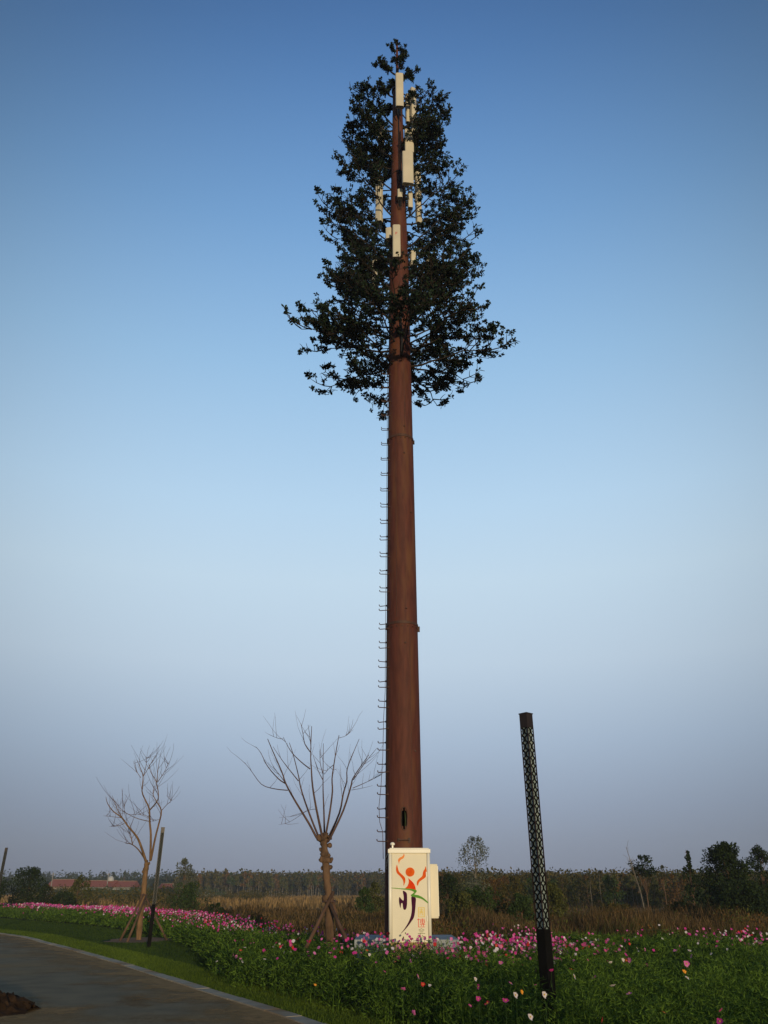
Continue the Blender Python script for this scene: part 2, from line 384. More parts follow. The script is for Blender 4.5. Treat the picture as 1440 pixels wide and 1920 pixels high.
# flower prototypes: an open cosmos bloom on its stem, 8 petals
def petals_mb(r=.034, cup=.25):
    mb = MB()
    for k in range(8):
        a = k*math.pi/4; ca, sa = math.cos(a), math.sin(a)
        q = 1+.14*math.sin(k*2.3+1); pr = [(.004, -.003), (.6*r*q, -.30*r), (.95*r*q, -.22*r), (r*.88*q, 0), (.97*r*q, .24*r), (.6*r*q, .30*r), (.004, .003)]
        mb.add([(u*ca-v*sa, u*sa+v*ca, cup*u*u/r+.0015*(k % 2)) for u, v in pr], [(0, 1, 2, 3, 4, 5, 6)])
    return mb
PM = {'pink': M['petal_pink'], 'magenta': M['petal_magenta'], 'white': M['petal_white'], 'red': M['petal_red'], 'orange': M['petal_orange']}
centre_mb = MB().lathe([(.003, .004), (.0085, .006), (.0075, .010), (.003, .012)], n=8)
fl_label = {
 'pink': 'pale pink cosmos flower on a thin stem above the feathery green bed',
 'magenta': 'deep magenta cosmos flower on a thin stem above the feathery green bed',
 'white': 'white cosmos flower with a yellow centre above the feathery green bed',
 'red': 'dark red cosmos flower low in the feathery green bed',
 'orange': 'small orange flower standing among the green cosmos foliage'}
pmesh = {c: petals_mb().build('petals', PM[c]) for c in PM}
cmesh = centre_mb.build('flower_centre', M['flower_centre'])
smesh = MB().tube([(0, 0, 0), (.01, .004, -.12), (.0, .0, -.30)], [.0018, .002, .0022], 4).build('stem', M['stem'])
def pick(): 
    r = random.random()
    return 'pink' if r < .30 else 'magenta' if r < .70 else 'white' if r < .93 else 'red' if r < .995 else 'orange'
def flower(x, y, z, c, s=1.0, parts=True):
    e = empty('cosmos_flower', (x, y, z), fl_label[c], 'flower', c+' cosmos flowers in the bed')
    pt = pmesh[c].copy(); C.objects.link(pt); pt.parent = e
    ce = cmesh.copy(); C.objects.link(ce); ce.parent = e
    st = smesh.copy(); C.objects.link(st); st.parent = e; st.rotation_euler = (0, 0, random.uniform(0, 6))
    tilt = random.uniform(.1, 1.35); az = random.gauss(0, 1.3)      # blooms turn roughly to the low light behind the viewer
    rot = (Matrix.Rotation(az, 4, 'Z') @ Matrix.Rotation(tilt, 4, 'X'))
    pt.rotation_euler = rot.to_euler(); ce.rotation_euler = rot.to_euler()
    e.scale = (s, s, s)
    return e
# blooms one can make out in the foreground, at the spots the photo shows them (pixel -> bed position)
FG = [(1352,1895,'magenta',1.25),(1350,1916,'magenta',1.2),(1293,1783,'white',1.3),(1297,1793,'pink',1.3),(1334,1789,'white',1.1),(1364,1780,'white',1.1),(1145,1805,'white',1),(1168,1800,'white',1),(1149,1849,'white',1.2),(1180,1864,'pink',1.2),(1288,1834,'white',1.1),(1283,1822,'orange',1),(1076,1831,'white',1.2),(1071,1818,'red',1.2),(1020,1865,'white',1.2),(1034,1820,'magenta',1),(966,1866,'white',1.2),(957,1844,'pink',1),(948,1877,'magenta',1.2),(939,1806,'pink',1.1),(914,1882,'red',1.2),(898,1850,'magenta',1),(978,1860,'orange',.9),(994,1907,'white',1),(1004,1847,'pink',.8),(1245,1899,'red',.9),(1130,1913,'red',1),(741,1804,'red',1.1),(756,1855,'pink',1.1),(783,1831,'pink',1.1),(775,1899,'pink',1),(677,1787,'magenta',1),(693,1790,'white',1),(618,1787,'pink',1.1),(496,1799,'white',1),(451,1798,'pink',.9),(407,1803,'white',.9),(470,1769,'magenta',1.1),(476,1768,'pink',1),(474,1762,'magenta',1),(459,1777,'white',1),(438,1791,'pink',1),(515,1772,'white',.9),(524,1770,'white',.9),(527,1778,'white',.8),(512,1776,'white',.8),(793,1846,'red',.9),(891,1836,'white',.9),(897,1873,'magenta',1),(881,1886,'magenta',.8),(806,1848,'white',.7),(840,1797,'magenta',1),(836,1787,'pink',.9),(721,1822,'magenta',.8),(591,1847,'orange',.7),(1370,1740,'magenta',1),(1331,1741,'pink',1),(1347,1743,'magenta',1.2),(1158,1745,'magenta',1),(1180,1745,'magenta',1.1),(1196,1746,'pink',1.1),(1261,1749,'pink',.9),(1112,1742,'pink',.9),(925,1733,'magenta',1.2),(945,1740,'magenta',1.2),(972,1735,'white',1.2),(965,1737,'white',1),(985,1748,'pink',1.3),(993,1756,'white',1.2),(916,1745,'magenta',1),(1005,1752,'white',1)]
for (px, py, c, s) in FG:
    d = 9.0
    for _ in range(12):       # walk to where the ray meets the top of the plants
        u, v = fw(py); X = (px-720)/F/v*d
        h = float(PH(X, d))+.10; d = .5*d+.5*min(max((h-EYE)/(u/v), 5.6), 22)
    u, v = fw(py); flower((px-720)/F/v*d, d, EYE+u/v*d, c, s*.62)
# back edge band: thick strip of blooms
def backdist(x, y):
    best = np.full(len(x), 1e9)
    for (x0, y0), (x1, y1) in zip(BEDB, BEDB[1:13]):
        dx, dy = x1-x0, y1-y0; t = np.clip(((x-x0)*dx+(y-y0)*dy)/(dx*dx+dy*dy), 0, 1)
        best = np.minimum(best, np.hypot(x-x0-t*dx, y-y0-t*dy))
    return best
def fdens(x, y):
    b = backdist(x, y); wid = .55+.012*y+.9*(x < -4)
    dn = np.exp(-(b/wid)**2)
    green = ((x > 4.6) & (x < 9.0))
    dn = np.where(green, dn*.05, dn)
    mid = np.exp(-((x-.7)/1.7)**2-((y-15.2)/.8)**2)*.95+.9*np.exp(-((x-3.0)/1.1)**2-((y-17.5)/2.2)**2)+.6*np.exp(-((x-9.3)/1.6)**2-((y-21)/1.6)**2)
    return np.clip(dn*np.where(y > 26, 1, .8)+mid+.010, 0, 1)
pts = scatter(BED, 6800, fdens)
order = np.argsort(pts[:, 1]); pts = pts[order]
nind = 215
for x, y in pts[:nind]:
    if abs(x-.56) < .5 and 15.0 < y < 19: continue
    flower(x, y, float(PH(np.array([x]), np.array([y]))[0])+random.uniform(-.04, .16), pick(), random.uniform(.65, 1.0))
# the rest reads as one mass of colour
V = []; MI = []
cols = ['petal_pink', 'petal_magenta', 'petal_white', 'petal_red']
rest = pts[nind:]; nr = len(rest)
ex = np.column_stack([rng.normal(.6, 1.4, 170), rng.normal(14.8, .6, 170)]); ex = ex[inpoly(ex[:, 0], ex[:, 1], BED)]
ex2 = np.column_stack([rng.normal(3.2, .9, 110), rng.normal(18.0, 1.3, 110)]); rest = np.vstack([rest, ex, ex2]); nr = len(rest)
zz = PH(rest[:, 0], rest[:, 1])+rng.uniform(-.16, .17, nr)
cc = rng.choice(4, nr, p=[.31, .45, .16, .08])
Q = []
cen = np.column_stack([rest, zz])
nrm = np.column_stack([rng.normal(0, .6, nr), -np.ones(nr), rng.uniform(.1, 1.2, nr)]); nrm /= np.linalg.norm(nrm, axis=1, keepdims=True)
e1 = np.cross(nrm, unit(nr)); e1 /= np.linalg.norm(e1, axis=1, keepdims=True); e2 = np.cross(nrm, e1)
rr = (.030*rng.uniform(.75, 1.2, nr)*np.clip(rest[:, 1]/32, 1, 1.8))[:, None]
hexa = np.stack([cen+rr*(e1*math.cos(a)+e2*math.sin(a))*(1 if k % 2 else .82) for k, a in enumerate(np.linspace(0, 2*np.pi, 9)[:-1])], 1)
tag(npmesh('cosmos_flower_band', hexa, 8, [M[c] for c in cols], mi=cc), kind='stuff')
for o in list(pmesh.values())+[cmesh, smesh]: bpy.data.objects.remove(o)

# ---------------------------------------------------------------- dry field and reeds
def field():
    n = 42000
    y = 26+ (rng.random(n)**1.8)*300; x = rng.uniform(-.62, .62, n)*y
    keep = ~inpoly(x, y, BED) & ~inpoly(x, y, LAWN+[(-60, 40)]) & (y > np.where(x < -2, 27-x*1.28, 24))
    edge = (y > 60) | (x > 2)
    x = x[keep]; y = y[keep]; n = len(x)
    s = np.clip(y/40, .7, 6)
    P = np.column_stack([x, y, np.zeros(n)]); d = unit(n)*.35; d[:, 2] = 1; d /= np.linalg.norm(d, axis=1, keepdims=True)
    return blades(P, d, rng.uniform(.25, .7, n), .03*s), (x > .02*y+1).astype(int)
_v, _m = field(); tag(npmesh('dry_field_grass', _v, 3, [M['dry'], M['reed']], mi=_m), kind='stuff')
def field2():
    n = 36000; y = rng.uniform(95, 320, n); x = rng.uniform(-.62, .62, n)*y
    P = np.column_stack([x, y, np.zeros(n)]); d = unit(n)*.3; d[:, 2] = 1; d /= np.linalg.norm(d, axis=1, keepdims=True)
    return blades(P, d, rng.uniform(.35, .95, n), .35), (x > .02*y+1).astype(int)
_v, _m = field2(); tag(npmesh('dry_field_grass', _v, 3, [M['dry'], M['reed']], mi=_m), kind='stuff')
def reeds(name, x0, x1, y0, y1, n, h, m, wd=.02):
    x = rng.uniform(x0, x1, n); y = rng.uniform(y0, y1, n)
    keep = ~inpoly(x, y, BED) & (y > np.where(x < -2, 28-x*1.28, 21)); x = x[keep]; y = y[keep]; n = len(x)
    hh = h*(.75+.35*np.sin(x*.6)*np.sin(y*.35+1)+.15*np.sin(x*1.9))
    k = 7; idx = np.repeat(np.arange(n), k); m_ = n*k
    t = rng.uniform(0, .75, m_)
    P = np.column_stack([x[idx]+rng.normal(0, .1, m_), y[idx]+rng.normal(0, .1, m_), hh[idx]*t])
    d = unit(m_)*.5; d[:, 2] = 1; d /= np.linalg.norm(d, axis=1, keepdims=True)
    return tag(npmesh(name, blades(P, d, hh[idx]*rng.uniform(.25, .5, m_), wd*np.clip(y[idx]/25, 1, 3)), 3, m), kind='stuff')
reeds('reed_bank', -1, 26, 24, 44, 9000, 1.0, M['reed'])
reeds('reed_patch', -16, 0, 30, 62, 4500, .8, M['reed'], .03)
reeds('weed_scrub', 4, 20, 23.2, 27, 1800, .8, M['leaf_olive'], .02)

# ---------------------------------------------------------------- the tower disguised as a pine
TX, TY = xat(757, 1600, 17.1), 17.1
tower = empty('monopine_tower', (TX, TY, 0), 'tall rust brown telecom mast disguised as a pine tree with dark artificial branches', 'tower')
LEAN = (xat(745, 160, 17.1)-TX)/26.4        # the mast leans a touch, as in the photo
def trunk_section(z0, r0, z1, r1, name='trunk_section', hole=None, rim=.0):
    n = 64; zs = [z0]
    if hole: zs += list(np.linspace(hole[0], hole[1], 7))
    else: zs += [z0+(z1-z0)*.5]
    zs += [z1]; vs_ = []; fs = []
    for z in zs:
        r = r0+(r1-r0)*(z-z0)/(z1-z0)
        for k in range(n):
            a = -math.pi/2+2*math.pi*(k+.5)/n; vs_.append((r*math.cos(a)+LEAN*z, r*math.sin(a), z))
    for i in range(len(zs)-1):
        for k in range(n):
            if hole and 1 <= i <= len(zs)-3 and k in (62, 63, 0): 
                if not ((i in (1, len(zs)-3)) and k != 63): continue
            fs.append((i*n+k, i*n+(k+1) % n, (i+1)*n+(k+1) % n, (i+1)*n+k))
    fs.append(tuple((len(zs)-1)*n+k for k in range(n)))
    mb = MB(); mb.add(vs_, fs)
    return mb
s0 = trunk_section(.8, .396, 7.13, .364, hole=(2.72, 3.16)).build('trunk_section', M['rust'], tower, smooth=False)
s0['label'] = 'lowest and widest rust brown mast section with the oval access hole'
trunk_section(7.0, .359, 12.2, .332).build('trunk_section', M['rust'], tower)
trunk_section(12.05, .327, 18.6, .283).build('trunk_section', M['rust'], tower)
trunk_section(18.5, .276, 24.2, .190).build('trunk_section', M['rust'], tower)
trunk_section(24.1, .185, 26.3, .160).build('trunk_section', M['rust'], tower)
def tr(z): return np.interp(z, [.8, 7.1, 12.1, 18.6, 24.2, 26.3], [.396, .364, .331, .28, .19, .16])
def ring(z, r, h, name, m):
    mb = MB(); mb.lathe([(r-.02, 0), (r, 0), (r, h), (r-.02, h)], (LEAN*z, 0, z), 48); return mb.build(name, m, tower)
ring(7.10, .376, .06, 'joint_collar', M['rust_dark']); ring(12.15, .346, .07, 'joint_collar', M['rust_dark']); ring(18.55, .295, .06, 'joint_collar', M['rust_dark']); ring(22.1, .235, .05, 'joint_collar', M['rust_dark'])
MB().box((.36, -.02, 12.14), (.07, .05, .10)).build('lifting_lug', M['rust_dark'], tower)
MB().box((.385+LEAN*7, -.05, 7.05), (.05, .05, .12)).build('lifting_lug', M['rust_dark'], tower)
# access hole: rim, dark inside, cables
hx = LEAN*2.94; hr = .386
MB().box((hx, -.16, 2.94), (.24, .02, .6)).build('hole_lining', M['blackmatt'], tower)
rimpts = []
for k in range(25):
    a = 2*math.pi*k/24; u = .064*(abs(math.cos(a))**.7)*(1 if math.cos(a) >= 0 else -1); v = .215*(abs(math.sin(a))**.8)*(1 if math.sin(a) >= 0 else -1)
    rimpts.append((hx+u, -math.sqrt(hr*hr-u*u)-.003, 2.94+v))
MB().tube(rimpts, .010, 6, False).build('access_hole_rim', M['rust_dark'], tower)
MB().tube([(hx+.02, -.30, 2.70), (hx+.03, -.31, 2.9), (hx+.02, -.27, 3.2)], .014, 6).tube([(hx+.045, -.29, 2.70), (hx+.05, -.30, 2.85), (hx+.04, -.26, 3.1)], .009, 6).build('cable', M['cable_green'], tower)
MB().tube([(hx-.062, -.355, 2.74), (hx-.064, -.358, 2.86), (hx-.062, -.350, 2.97)], .010, 6).build('cable', M['cable_yellow'], tower)
hb = MB(); hb.tube([(hx-.11, -.375, 2.535), (hx-.11, -.43, 2.535), (hx+.10, -.43, 2.53), (hx+.10, -.375, 2.53)], [.012]*4, 6)
hb.box((hx-.11, -.385, 2.535), (.05, .03, .06)); hb.box((hx+.10, -.385, 2.53), (.05, .03, .09)); hb.build('grab_bar', M['rust_dark'], tower)
for (px, py) in [(758, 797), (758, 848), (771, 957), (762, 1140), (760, 1205), (779, 1407), (762, 560), (765, 470)]:
    z = zat(py, 16.75); x = xat(px, py, 16.75)-TX; r = tr(z); u = x-LEAN*z
    if abs(u) < r*.95:
        y = -math.sqrt(r*r-u*u)
        MB().tube([(x, y+.01, z), (x, y-.03, z)], [.022, .018], 8).build('bolt', M['rust_dark'], tower)
for (z0, z1, a) in ((1.0, 7.0, -63), (7.25, 12.0, -112), (12.3, 18.4, -70)):
    MB().tube([(LEAN*z+(tr(z)-.004)*math.cos(R(a)), (tr(z)-.004)*math.sin(R(a)), z) for z in np.linspace(z0, z1, 9)], .0075, 5).build('weld_seam', M['rust_dark'], tower)
for zc in (7.13, 12.2):
    for k in range(9):
        a = R(-170+k*20); r = tr(zc)+.008
        MB().tube([(LEAN*zc+r*math.cos(a)*.97, r*math.sin(a)*.97, zc-.09), (LEAN*zc+r*math.cos(a)*1.045, r*math.sin(a)*1.045, zc-.09)], .014, 6).build('bolt', M['rust_dark'], tower)
# climbing pegs: two rows up the left flank
def peg(z, back):
    r = tr(z); a = R(168) if back else R(212); x0 = LEAN*z+r*math.cos(a); y0 = r*math.sin(a)
    tip = LEAN*z-r-.155-random.uniform(0, .012); dz = random.uniform(-.012, .012)
    mb = MB(); mb.tube([(x0+.02, y0, z), (x0-.05, y0, z-.004), (tip+.015, y0, z-.006+dz), (tip-.004, y0, z+.006+dz), (tip-.008, y0-.004, z+.036+dz)], [.0095, .0095, .0095, .010, .011], 6)
    mb.tube([(x0+.012, y0, z), (x0-.02, y0, z)], .022, 8)
    mb.build('step_peg', M['rust_dark'], tower)
z = 2.62
while z < 14.6:
    peg(z+.10, True); peg(z-.13+.03, False); z += .45
# safety cable: taut above, sagging off at the foot
cp = [(LEAN*z_-tr(z_)-.02, -.05, z_) for z_ in np.linspace(15, 5.6, 14)]+[(LEAN*5-tr(5)-.05, -.05, 5.0), (LEAN*4-tr(4)-.06, -.05, 4.2), (LEAN*3-tr(3)-.09, -.06, 3.6), (-tr(3)-.125, -.06, 3.2), (-tr(3)-.11, -.06, 2.9), (-tr(3)-.05, -.06, 2.72), (-tr(2)-.035, -.06, 2.5), (-tr(2)-.03, -.06, 2.2)]
MB().tube(cp, .006, 5).build('safety_cable', M['rust_dark'], tower)
# concrete footing
ft = MB(); ft.box((.02, .1, .4), (1.95, 1.8, .8)); ft.build('concrete_footing', M['concrete'], tower)
# top cap and spike
MB().lathe([(.10, 0), (.20, .02), (.20, .10), (.06, .13)], (LEAN*26.3, 0, 26.28), 24).build('top_cap', M['rust_dark'], tower)
MB().tube([(LEAN*26.3, 0, 26.3), (LEAN*28, 0, 28.2), (LEAN*29, 0, 29.2)], [.055, .045, .03], 10).build('top_spike', M['rust'], tower)
# fat hose hanging down the front
MB().tube([(LEAN*16+.06, -.36, 16.6), (LEAN*16+.03, -.37, 15.9), (LEAN*16+.05, -.38, 15.3), (LEAN*15+.04, -.36, 14.75)], [.03, .03, .035, .028], 8).build('cable', M['black'], tower)
for dx, z0, z1 in ((.03, 21.6, 25.2), (.08, 20.8, 24.0)):
    MB().tube([(LEAN*z0+dx, -tr(z0)-.03, z0), (LEAN*z1+dx, -tr(z1)-.03, z1)], .018, 6).build('cable', M['black'], tower)

# panel antennas; (px centre, top y, bottom y, width px, distance, mark, tilt)
def antenna(px, yt, yb, wpx, d, rz=0, mark=None, tilt=0, back=False):
    zt, zb = zat(yt, d), zat(yb, d); ym = (yt+yb)/2; u, v = fw(ym); wd = wpx/F/v*d
    cx = xat(px, ym, d)-TX; cy = d-TY; L = zt-zb
    mb = MB(); prof = []
    n = 10; dp = .12
    for k in range(n+1):
        a = math.pi*k/n; prof.append((-wd/2*math.copysign(abs(math.cos(a))**.45, math.cos(a)), -dp*math.sin(a)**.6*.55-.02))
    prof += [(wd/2, .04), (-wd/2, .04)]
    cs, sn = math.cos(rz), math.sin(rz); vs_ = []
    for zz_ in (-L/2, L/2):
        for x, y in prof: vs_.append((x*cs-y*sn, x*sn+y*cs+tilt*zz_, zz_))
    m = len(prof)
    mb.add(vs_, [tuple(range(m-1, -1, -1)), tuple(range(m, 2*m))]+[(k, (k+1) % m, (k+1) % m+m, k+m) for k in range(m)])
    a_ = mb.build('panel_antenna', M['antenna'], tower, fix=True); a_.location = (cx, cy, (zt+zb)/2)
    sgn = 1 if cy > .1 else -1
    br = MB()
    # pipe behind the panel and two arms to the mast
    by = .10; br.tube([(0, by, -L/2-.15), (0, by, L/2+.1)], .03, 8)
    tx = LEAN*(zt+zb)/2-cx; ty = -cy
    for q in (-.35, .35):
        br.tube([(0, by, q*L), (tx*.9, ty*.9, q*L-.02)], .02, 6); br.box((0, .05, q*L), (.08, .10, .06))
    br.build('bracket', M['bronze'], a_)
    en = MB()
    for q in (-.25, 0, .25): en.tube([(q*wd*1.2, -.01, -L/2), (q*wd*1.2, -.01, -L/2-.06), (q*wd+.02, by-.03, -L/2-.30)], .012, 5)
    en.build('connector', M['black'], a_)
    if mark:
        f = MB(); 
        for (x, z_, w_, h_) in ((-.022, 0, .014, .10), (.004, .043, .045, .014), (.0, .005, .034, .013)):
            f.box((x, -dp*.55-.022, z_+.22*L), (w_, .003, h_))
        f.build('red_letter', M['red_mark'], a_)
    return a_
antenna(749, 142, 201, 15, 16.65, R(4), tilt=-.03)
antenna(766, 180, 232, 12, 17.5, R(20)); antenna(775, 168, 262, 11, 17.35, R(30)); 
antenna(767, 246, 288, 17, 16.6, R(8)); antenna(764.5, 289, 345, 21, 16.35, R(8), tilt=-.04)
antenna(715, 232, 275, 11, 16.9, R(-30)); antenna(711, 342, 418, 13, 17.05, R(-30))
antenna(784, 326, 420, 11, 17.3, R(28)); antenna(769, 362, 392, 9, 16.75, R(10)); antenna(750, 358, 373, 10, 16.7, R(0))
antenna(743.5, 425, 485, 15, 16.62, R(0), mark=True); antenna(729, 430, 450, 11, 17.0, R(-15))
antenna(703, 482, 540, 7, 17.1, R(-40)); antenna(804, 488, 524, 7, 17.1, R(40)); antenna(774, 474, 500, 10, 16.9, R(20))

# artificial branches: prototypes with a wood mesh and a foliage mesh, copied round the mast
def branch_proto(seed, L=3.0, ntuft=80):
    rs = random.Random(seed); wood = MB(); tips = []
    def P(t, side=0): return Vector((L*t, side, L*(.30*t+.16*math.sin(t*2.4)**2*(1 if t < .8 else 1.0)+.10*t*t)-.0))
    main = [P(t/8) for t in range(9)]
    main = [m_+Vector((0, rs.uniform(-.04, .04), rs.uniform(-.03, .03))) for m_ in main]; main[0] = Vector((-.05, 0, 0))
    wood.tube(main, [.042-.004*i for i in range(9)], 7)
    def twig(p, d, l, depth):
        pts_ = [p]; q = p.copy(); dd = d.normalized()
        for i in range(3):
            dd = (dd+Vector((rs.uniform(-.25, .25), rs.uniform(-.25, .25), rs.uniform(-.05, .3)))).normalized()
            q = q+dd*l/3; pts_.append(q.copy())
        wood.tube(pts_, [.016, .013, .010, .006] if depth else [.022, .018, .013, .008], 5, False)
        for i, pp in enumerate(pts_[1:]):
            tips.append(pp)
            if depth == 0 or rs.random() < .35:
                if l > .35:
                    for s_ in (-1, 1):
                        if rs.random() < .85:
                            side = dd.cross(Vector((0, 0, 1))).normalized()*s_
                            twig(pp, (dd*.5+side*.8+Vector((0, 0, rs.uniform(-.25, .6)))), l*rs.uniform(.35, .55), depth+1)
    k = 0
    for i in range(2, 9):
        t = i/8
        for s_ in ((-1, 1) if i < 8 else (0,)):
            if rs.random() < (.95 if t > .3 else .7):
                d = Vector((.75, s_*1.0, rs.uniform(-.15, .75)))
                twig(P(min(t+rs.uniform(-.05, .03), 1)), d, L*(.36-.20*abs(t-.55))*rs.uniform(.8, 1.15), 0)
    T = np.array([tuple(t) for t in tips]); 
    idx = rng.integers(0, len(T), ntuft) if len(T) < ntuft else rng.choice(len(T), ntuft, replace=False)
    T = T[idx]+rng.normal(0, .045, (len(idx), 3))
    nb = 13; I = np.repeat(np.arange(len(T)), nb); d = unit(len(I)); d[:, 2] = d[:, 2]*.8+.15; d /= np.linalg.norm(d, axis=1, keepdims=True)
    e = np.cross(d, unit(len(I))); e /= np.linalg.norm(e, axis=1, keepdims=True)
    l = rng.uniform(.085, .150, len(I))[:, None]; w_ = .034
    B = T[I]
    V = np.stack([B+d*l*.05, B+d*l*.6+e*w_, B+d*l, B+d*l*.6-e*w_], 1)
    return wood, V
protos = []
for k, (L, nt_) in enumerate([(2.7, 132), (2.7, 122), (2.3, 108), (2.3, 100), (1.75, 95), (1.75, 88), (.9, 36), (.5, 20)]):
    wd, V = branch_proto(20+k, L, nt_)
    wo = wd.build('branch', M['bark_wood'], None); fo = npmesh('foliage', V, 4, M['needles'], wo); protos.append((float(np.percentile(V[..., 0], 98.5)), wo, fo))
def put_branch(z, az, Rr, elev, k):
    L, wo, fo = protos[k]; b = wo.copy(); C.objects.link(b); b.parent = tower
    f_ = fo.copy(); C.objects.link(f_); f_.parent = b
    r = tr(z) if z < 26.3 else .04; s = (Rr-r)/L/max(.6, math.cos(elev))
    b.location = (LEAN*z+r*math.cos(az), r*math.sin(az), z)
    b.rotation_euler = (Matrix.Rotation(az, 4, 'Z') @ Matrix.Rotation(-elev, 4, 'Y') @ Matrix.Rotation(random.uniform(-.25, .25), 4, 'X')).to_euler()
    b.scale = (s, s, s*random.uniform(.85, 1.15))
# (attach height, reach, number, elevation deg, front gap half-angle)
LAY = [(15.1, 2.85, 9, -17, 0), (16.0, 2.6, 9, -12, 0), (17.0, 2.8, 9, -4, 0), (18.0, 2.2, 8, 0, 25), (18.7, 2.5, 6, 2, 42), (19.6, 2.75, 6, 2, 44), (20.5, 2.8, 6, 2, 40), (21.6, 2.75, 6, 2, 38), (22.4, 2.1, 5, 2, 42),
       (23.3, 1.6, 6, 2, 22), (24.0, 1.85, 6, 0, 20), (24.7, 2.0, 5, 0, 42), (25.4, 2.0, 5, 0, 38), (26.4, .95, 4, 4, 40), (27.7, .95, 4, 4, 0), (28.6, .55, 3, 15, 0), (29.3, .28, 2, 40, 0)]
nb_ = 0
for li, (ztip, Rr, n, el, gap) in enumerate(LAY):
    z = ztip-Rr*(.47+math.tan(R(el)))
    for k in range(n):
        span = 360-2*gap
        az = -90+gap+span*((k+.5)/n if gap else (k+.37*li % 1)/n)+random.uniform(-7, 7)
        kk = {3: (0, 1), 2: (2, 3), 1: (4, 5)}[3 if Rr > 2.7 else 2 if Rr > 2.0 else 1] if Rr > 1 else ((6,) if Rr > .5 else (7,))
        put_branch(z+random.uniform(-.15, .15), R(az), Rr*random.uniform(.88, 1.03)*(.88 if math.sin(R(az)) < -.3 else 1), R(el+random.uniform(-5, 6)), random.choice(kk)); nb_ += 1
print('branches', nb_)
for L, wo, fo in protos: bpy.data.objects.remove(fo); bpy.data.objects.remove(wo)

# ---------------------------------------------------------------- equipment cabinet with the garden expo emblem
CD = 15.9                                   # distance of the front face
CB, CT = zat(1768, CD), zat(1592, CD)       # bottom, top heights
CX0, CX1 = xat(729, 1700, CD), xat(808, 1700, CD); CW = CX1-CX0; CXm = (CX0+CX1)/2; CH = CT-CB; DP = .62
cab = empty('equipment_cabinet', (CXm, CD, 0), 'cream white outdoor equipment cabinet with an orange figure emblem in front of the mast', 'cabinet', rz=0)
body = MB().box((0, DP/2+.012, (CB+CT-.06)/2), (CW-.02, DP, CH-.08)).build('body', M['cabinet'], cab)
lid = MB(); lid.box((0, DP/2, CT-.035), (CW+.03, DP+.06, .075)); lid.box((0, DP/2, CT+.012), (CW-.03, DP, .018))
lo_ = lid.build('lid', M['cabinet_trim'], cab)
bv = lo_.modifiers.new('b', 'BEVEL'); bv.width = .018; bv.segments = 3
for s in (-1, 1):
    pst = MB(); pst.tube([(s*(CW/2-.028), .012, CB-.0), (s*(CW/2-.028), .012, CT-.075)], .032, 16); pst.build('corner_post', M['cabinet_trim'], cab, smooth=True)
door = MB().box((0, .004, (CB+CT-.075)/2), (CW-.125, .02, CH-.095)).build('door', M['cabinet'], cab)
FY = -.0065                                  # just proud of the door face
bs = MB(); bs.box((0, DP/2, (.02+CB-.01)/2), (CW-.06, DP-.04, CB-.03)); bs.build('plinth', M['cabinet_base'], cab)
MB().box((0, -.004, CB+.004), (CW-.02, .03, .016)).build('sill', M['cabinet_base'], cab)
su = MB(); sz0, sz1 = zat(1722, CD+.2), zat(1620, CD+.2); su.box((CW/2+.075, .30, (sz0+sz1)/2), (.15, .30, sz1-sz0)); so_ = su.build('side_unit', M['cabinet'], cab)
bv = so_.modifiers.new('b', 'BEVEL'); bv.width = .012; bv.segments = 2
MB().box((CW/2+.155, .30, (sz0+sz1)/2+.0), (.012, .26, (sz1-sz0)*.92)).build('hatch', M['cabinet_trim'], so_)
gx = -CW/2+.075
gp = MB(); gp.tube([(gx, .08, CT), (gx, .08, CT+.075)], .018, 10); gp.lathe([(.03, 0), (.045, .01), (.045, .03), (.03, .048), (.008, .056)], (gx, .08, CT+.07), 16)
gp.build('mushroom_antenna', M['cabinet_trim'], cab, smooth=False)
MB().tube([(-CW/2+.02, .1, CT-.02), (-CW/2-.06, .5, CT-.14), (-CW/2-.04, .9, CT-.22)], .007, 5).tube([(-CW/2+.0, .1, CT-.12), (-CW/2-.05, .5, CT-.30), (-CW/2-.03, .9, CT-.33)], .006, 5).build('cable', M['cabinet_trim'], cab)
for hz in (.25, .72): MB().box((CW/2-.072, -.012, CB+CH*hz), (.016, .02, .09)).build('hinge', M['cabinet_trim'], cab)
def emb(x, y, t):      # crop coordinates of the photographed panel -> the cabinet's front
    q = (y-95)/(1770-95); u = (x-(130+12*q))/(703+12*q)-.5
    return (u*CW, FY-t-(.0), CT-(y-95)/(1770-95)*CH)
def shape(pl, m, name, n=5, t=.004, smooth=True):
    mb = MB(); P = [(p.x, p.y) for p in catmull([(a, b, 0) for a, b in pl], n)] if smooth else pl
    mb.prism(P, emb, t); return mb.build(name, M[m], door, fix=True)
shape([(390, 180), (403, 215), (385, 265), (345, 290), (318, 330), (312, 375), (303, 345), (292, 300), (312, 262), (355, 235), (382, 210)], 'amber', 'emblem_flame')
shape([(272, 385), (288, 440), (310, 510), (360, 565), (405, 615), (418, 675), (405, 730), (388, 768), (385, 710), (370, 655), (325, 595), (275, 540), (258, 470)], 'orange', 'emblem_arm')
shape([(764, 415), (778, 480), (778, 560), (755, 620), (690, 670), (650, 710), (628, 768), (612, 735), (620, 680), (660, 635), (705, 590), (722, 510), (748, 465)], 'orange', 'emblem_arm')
shape([(497+77*math.cos(a), 520+84*math.sin(a)) for a in [2*math.pi*k/20 for k in range(20)]], 'orange', 'emblem_head', 2)
shape([(466, 636), (475, 638), (530, 690), (570, 745), (588, 800), (592, 852), (560, 845), (500, 830), (415, 822), (452, 775), (472, 720), (474, 670)], 'redorange', 'emblem_torso')
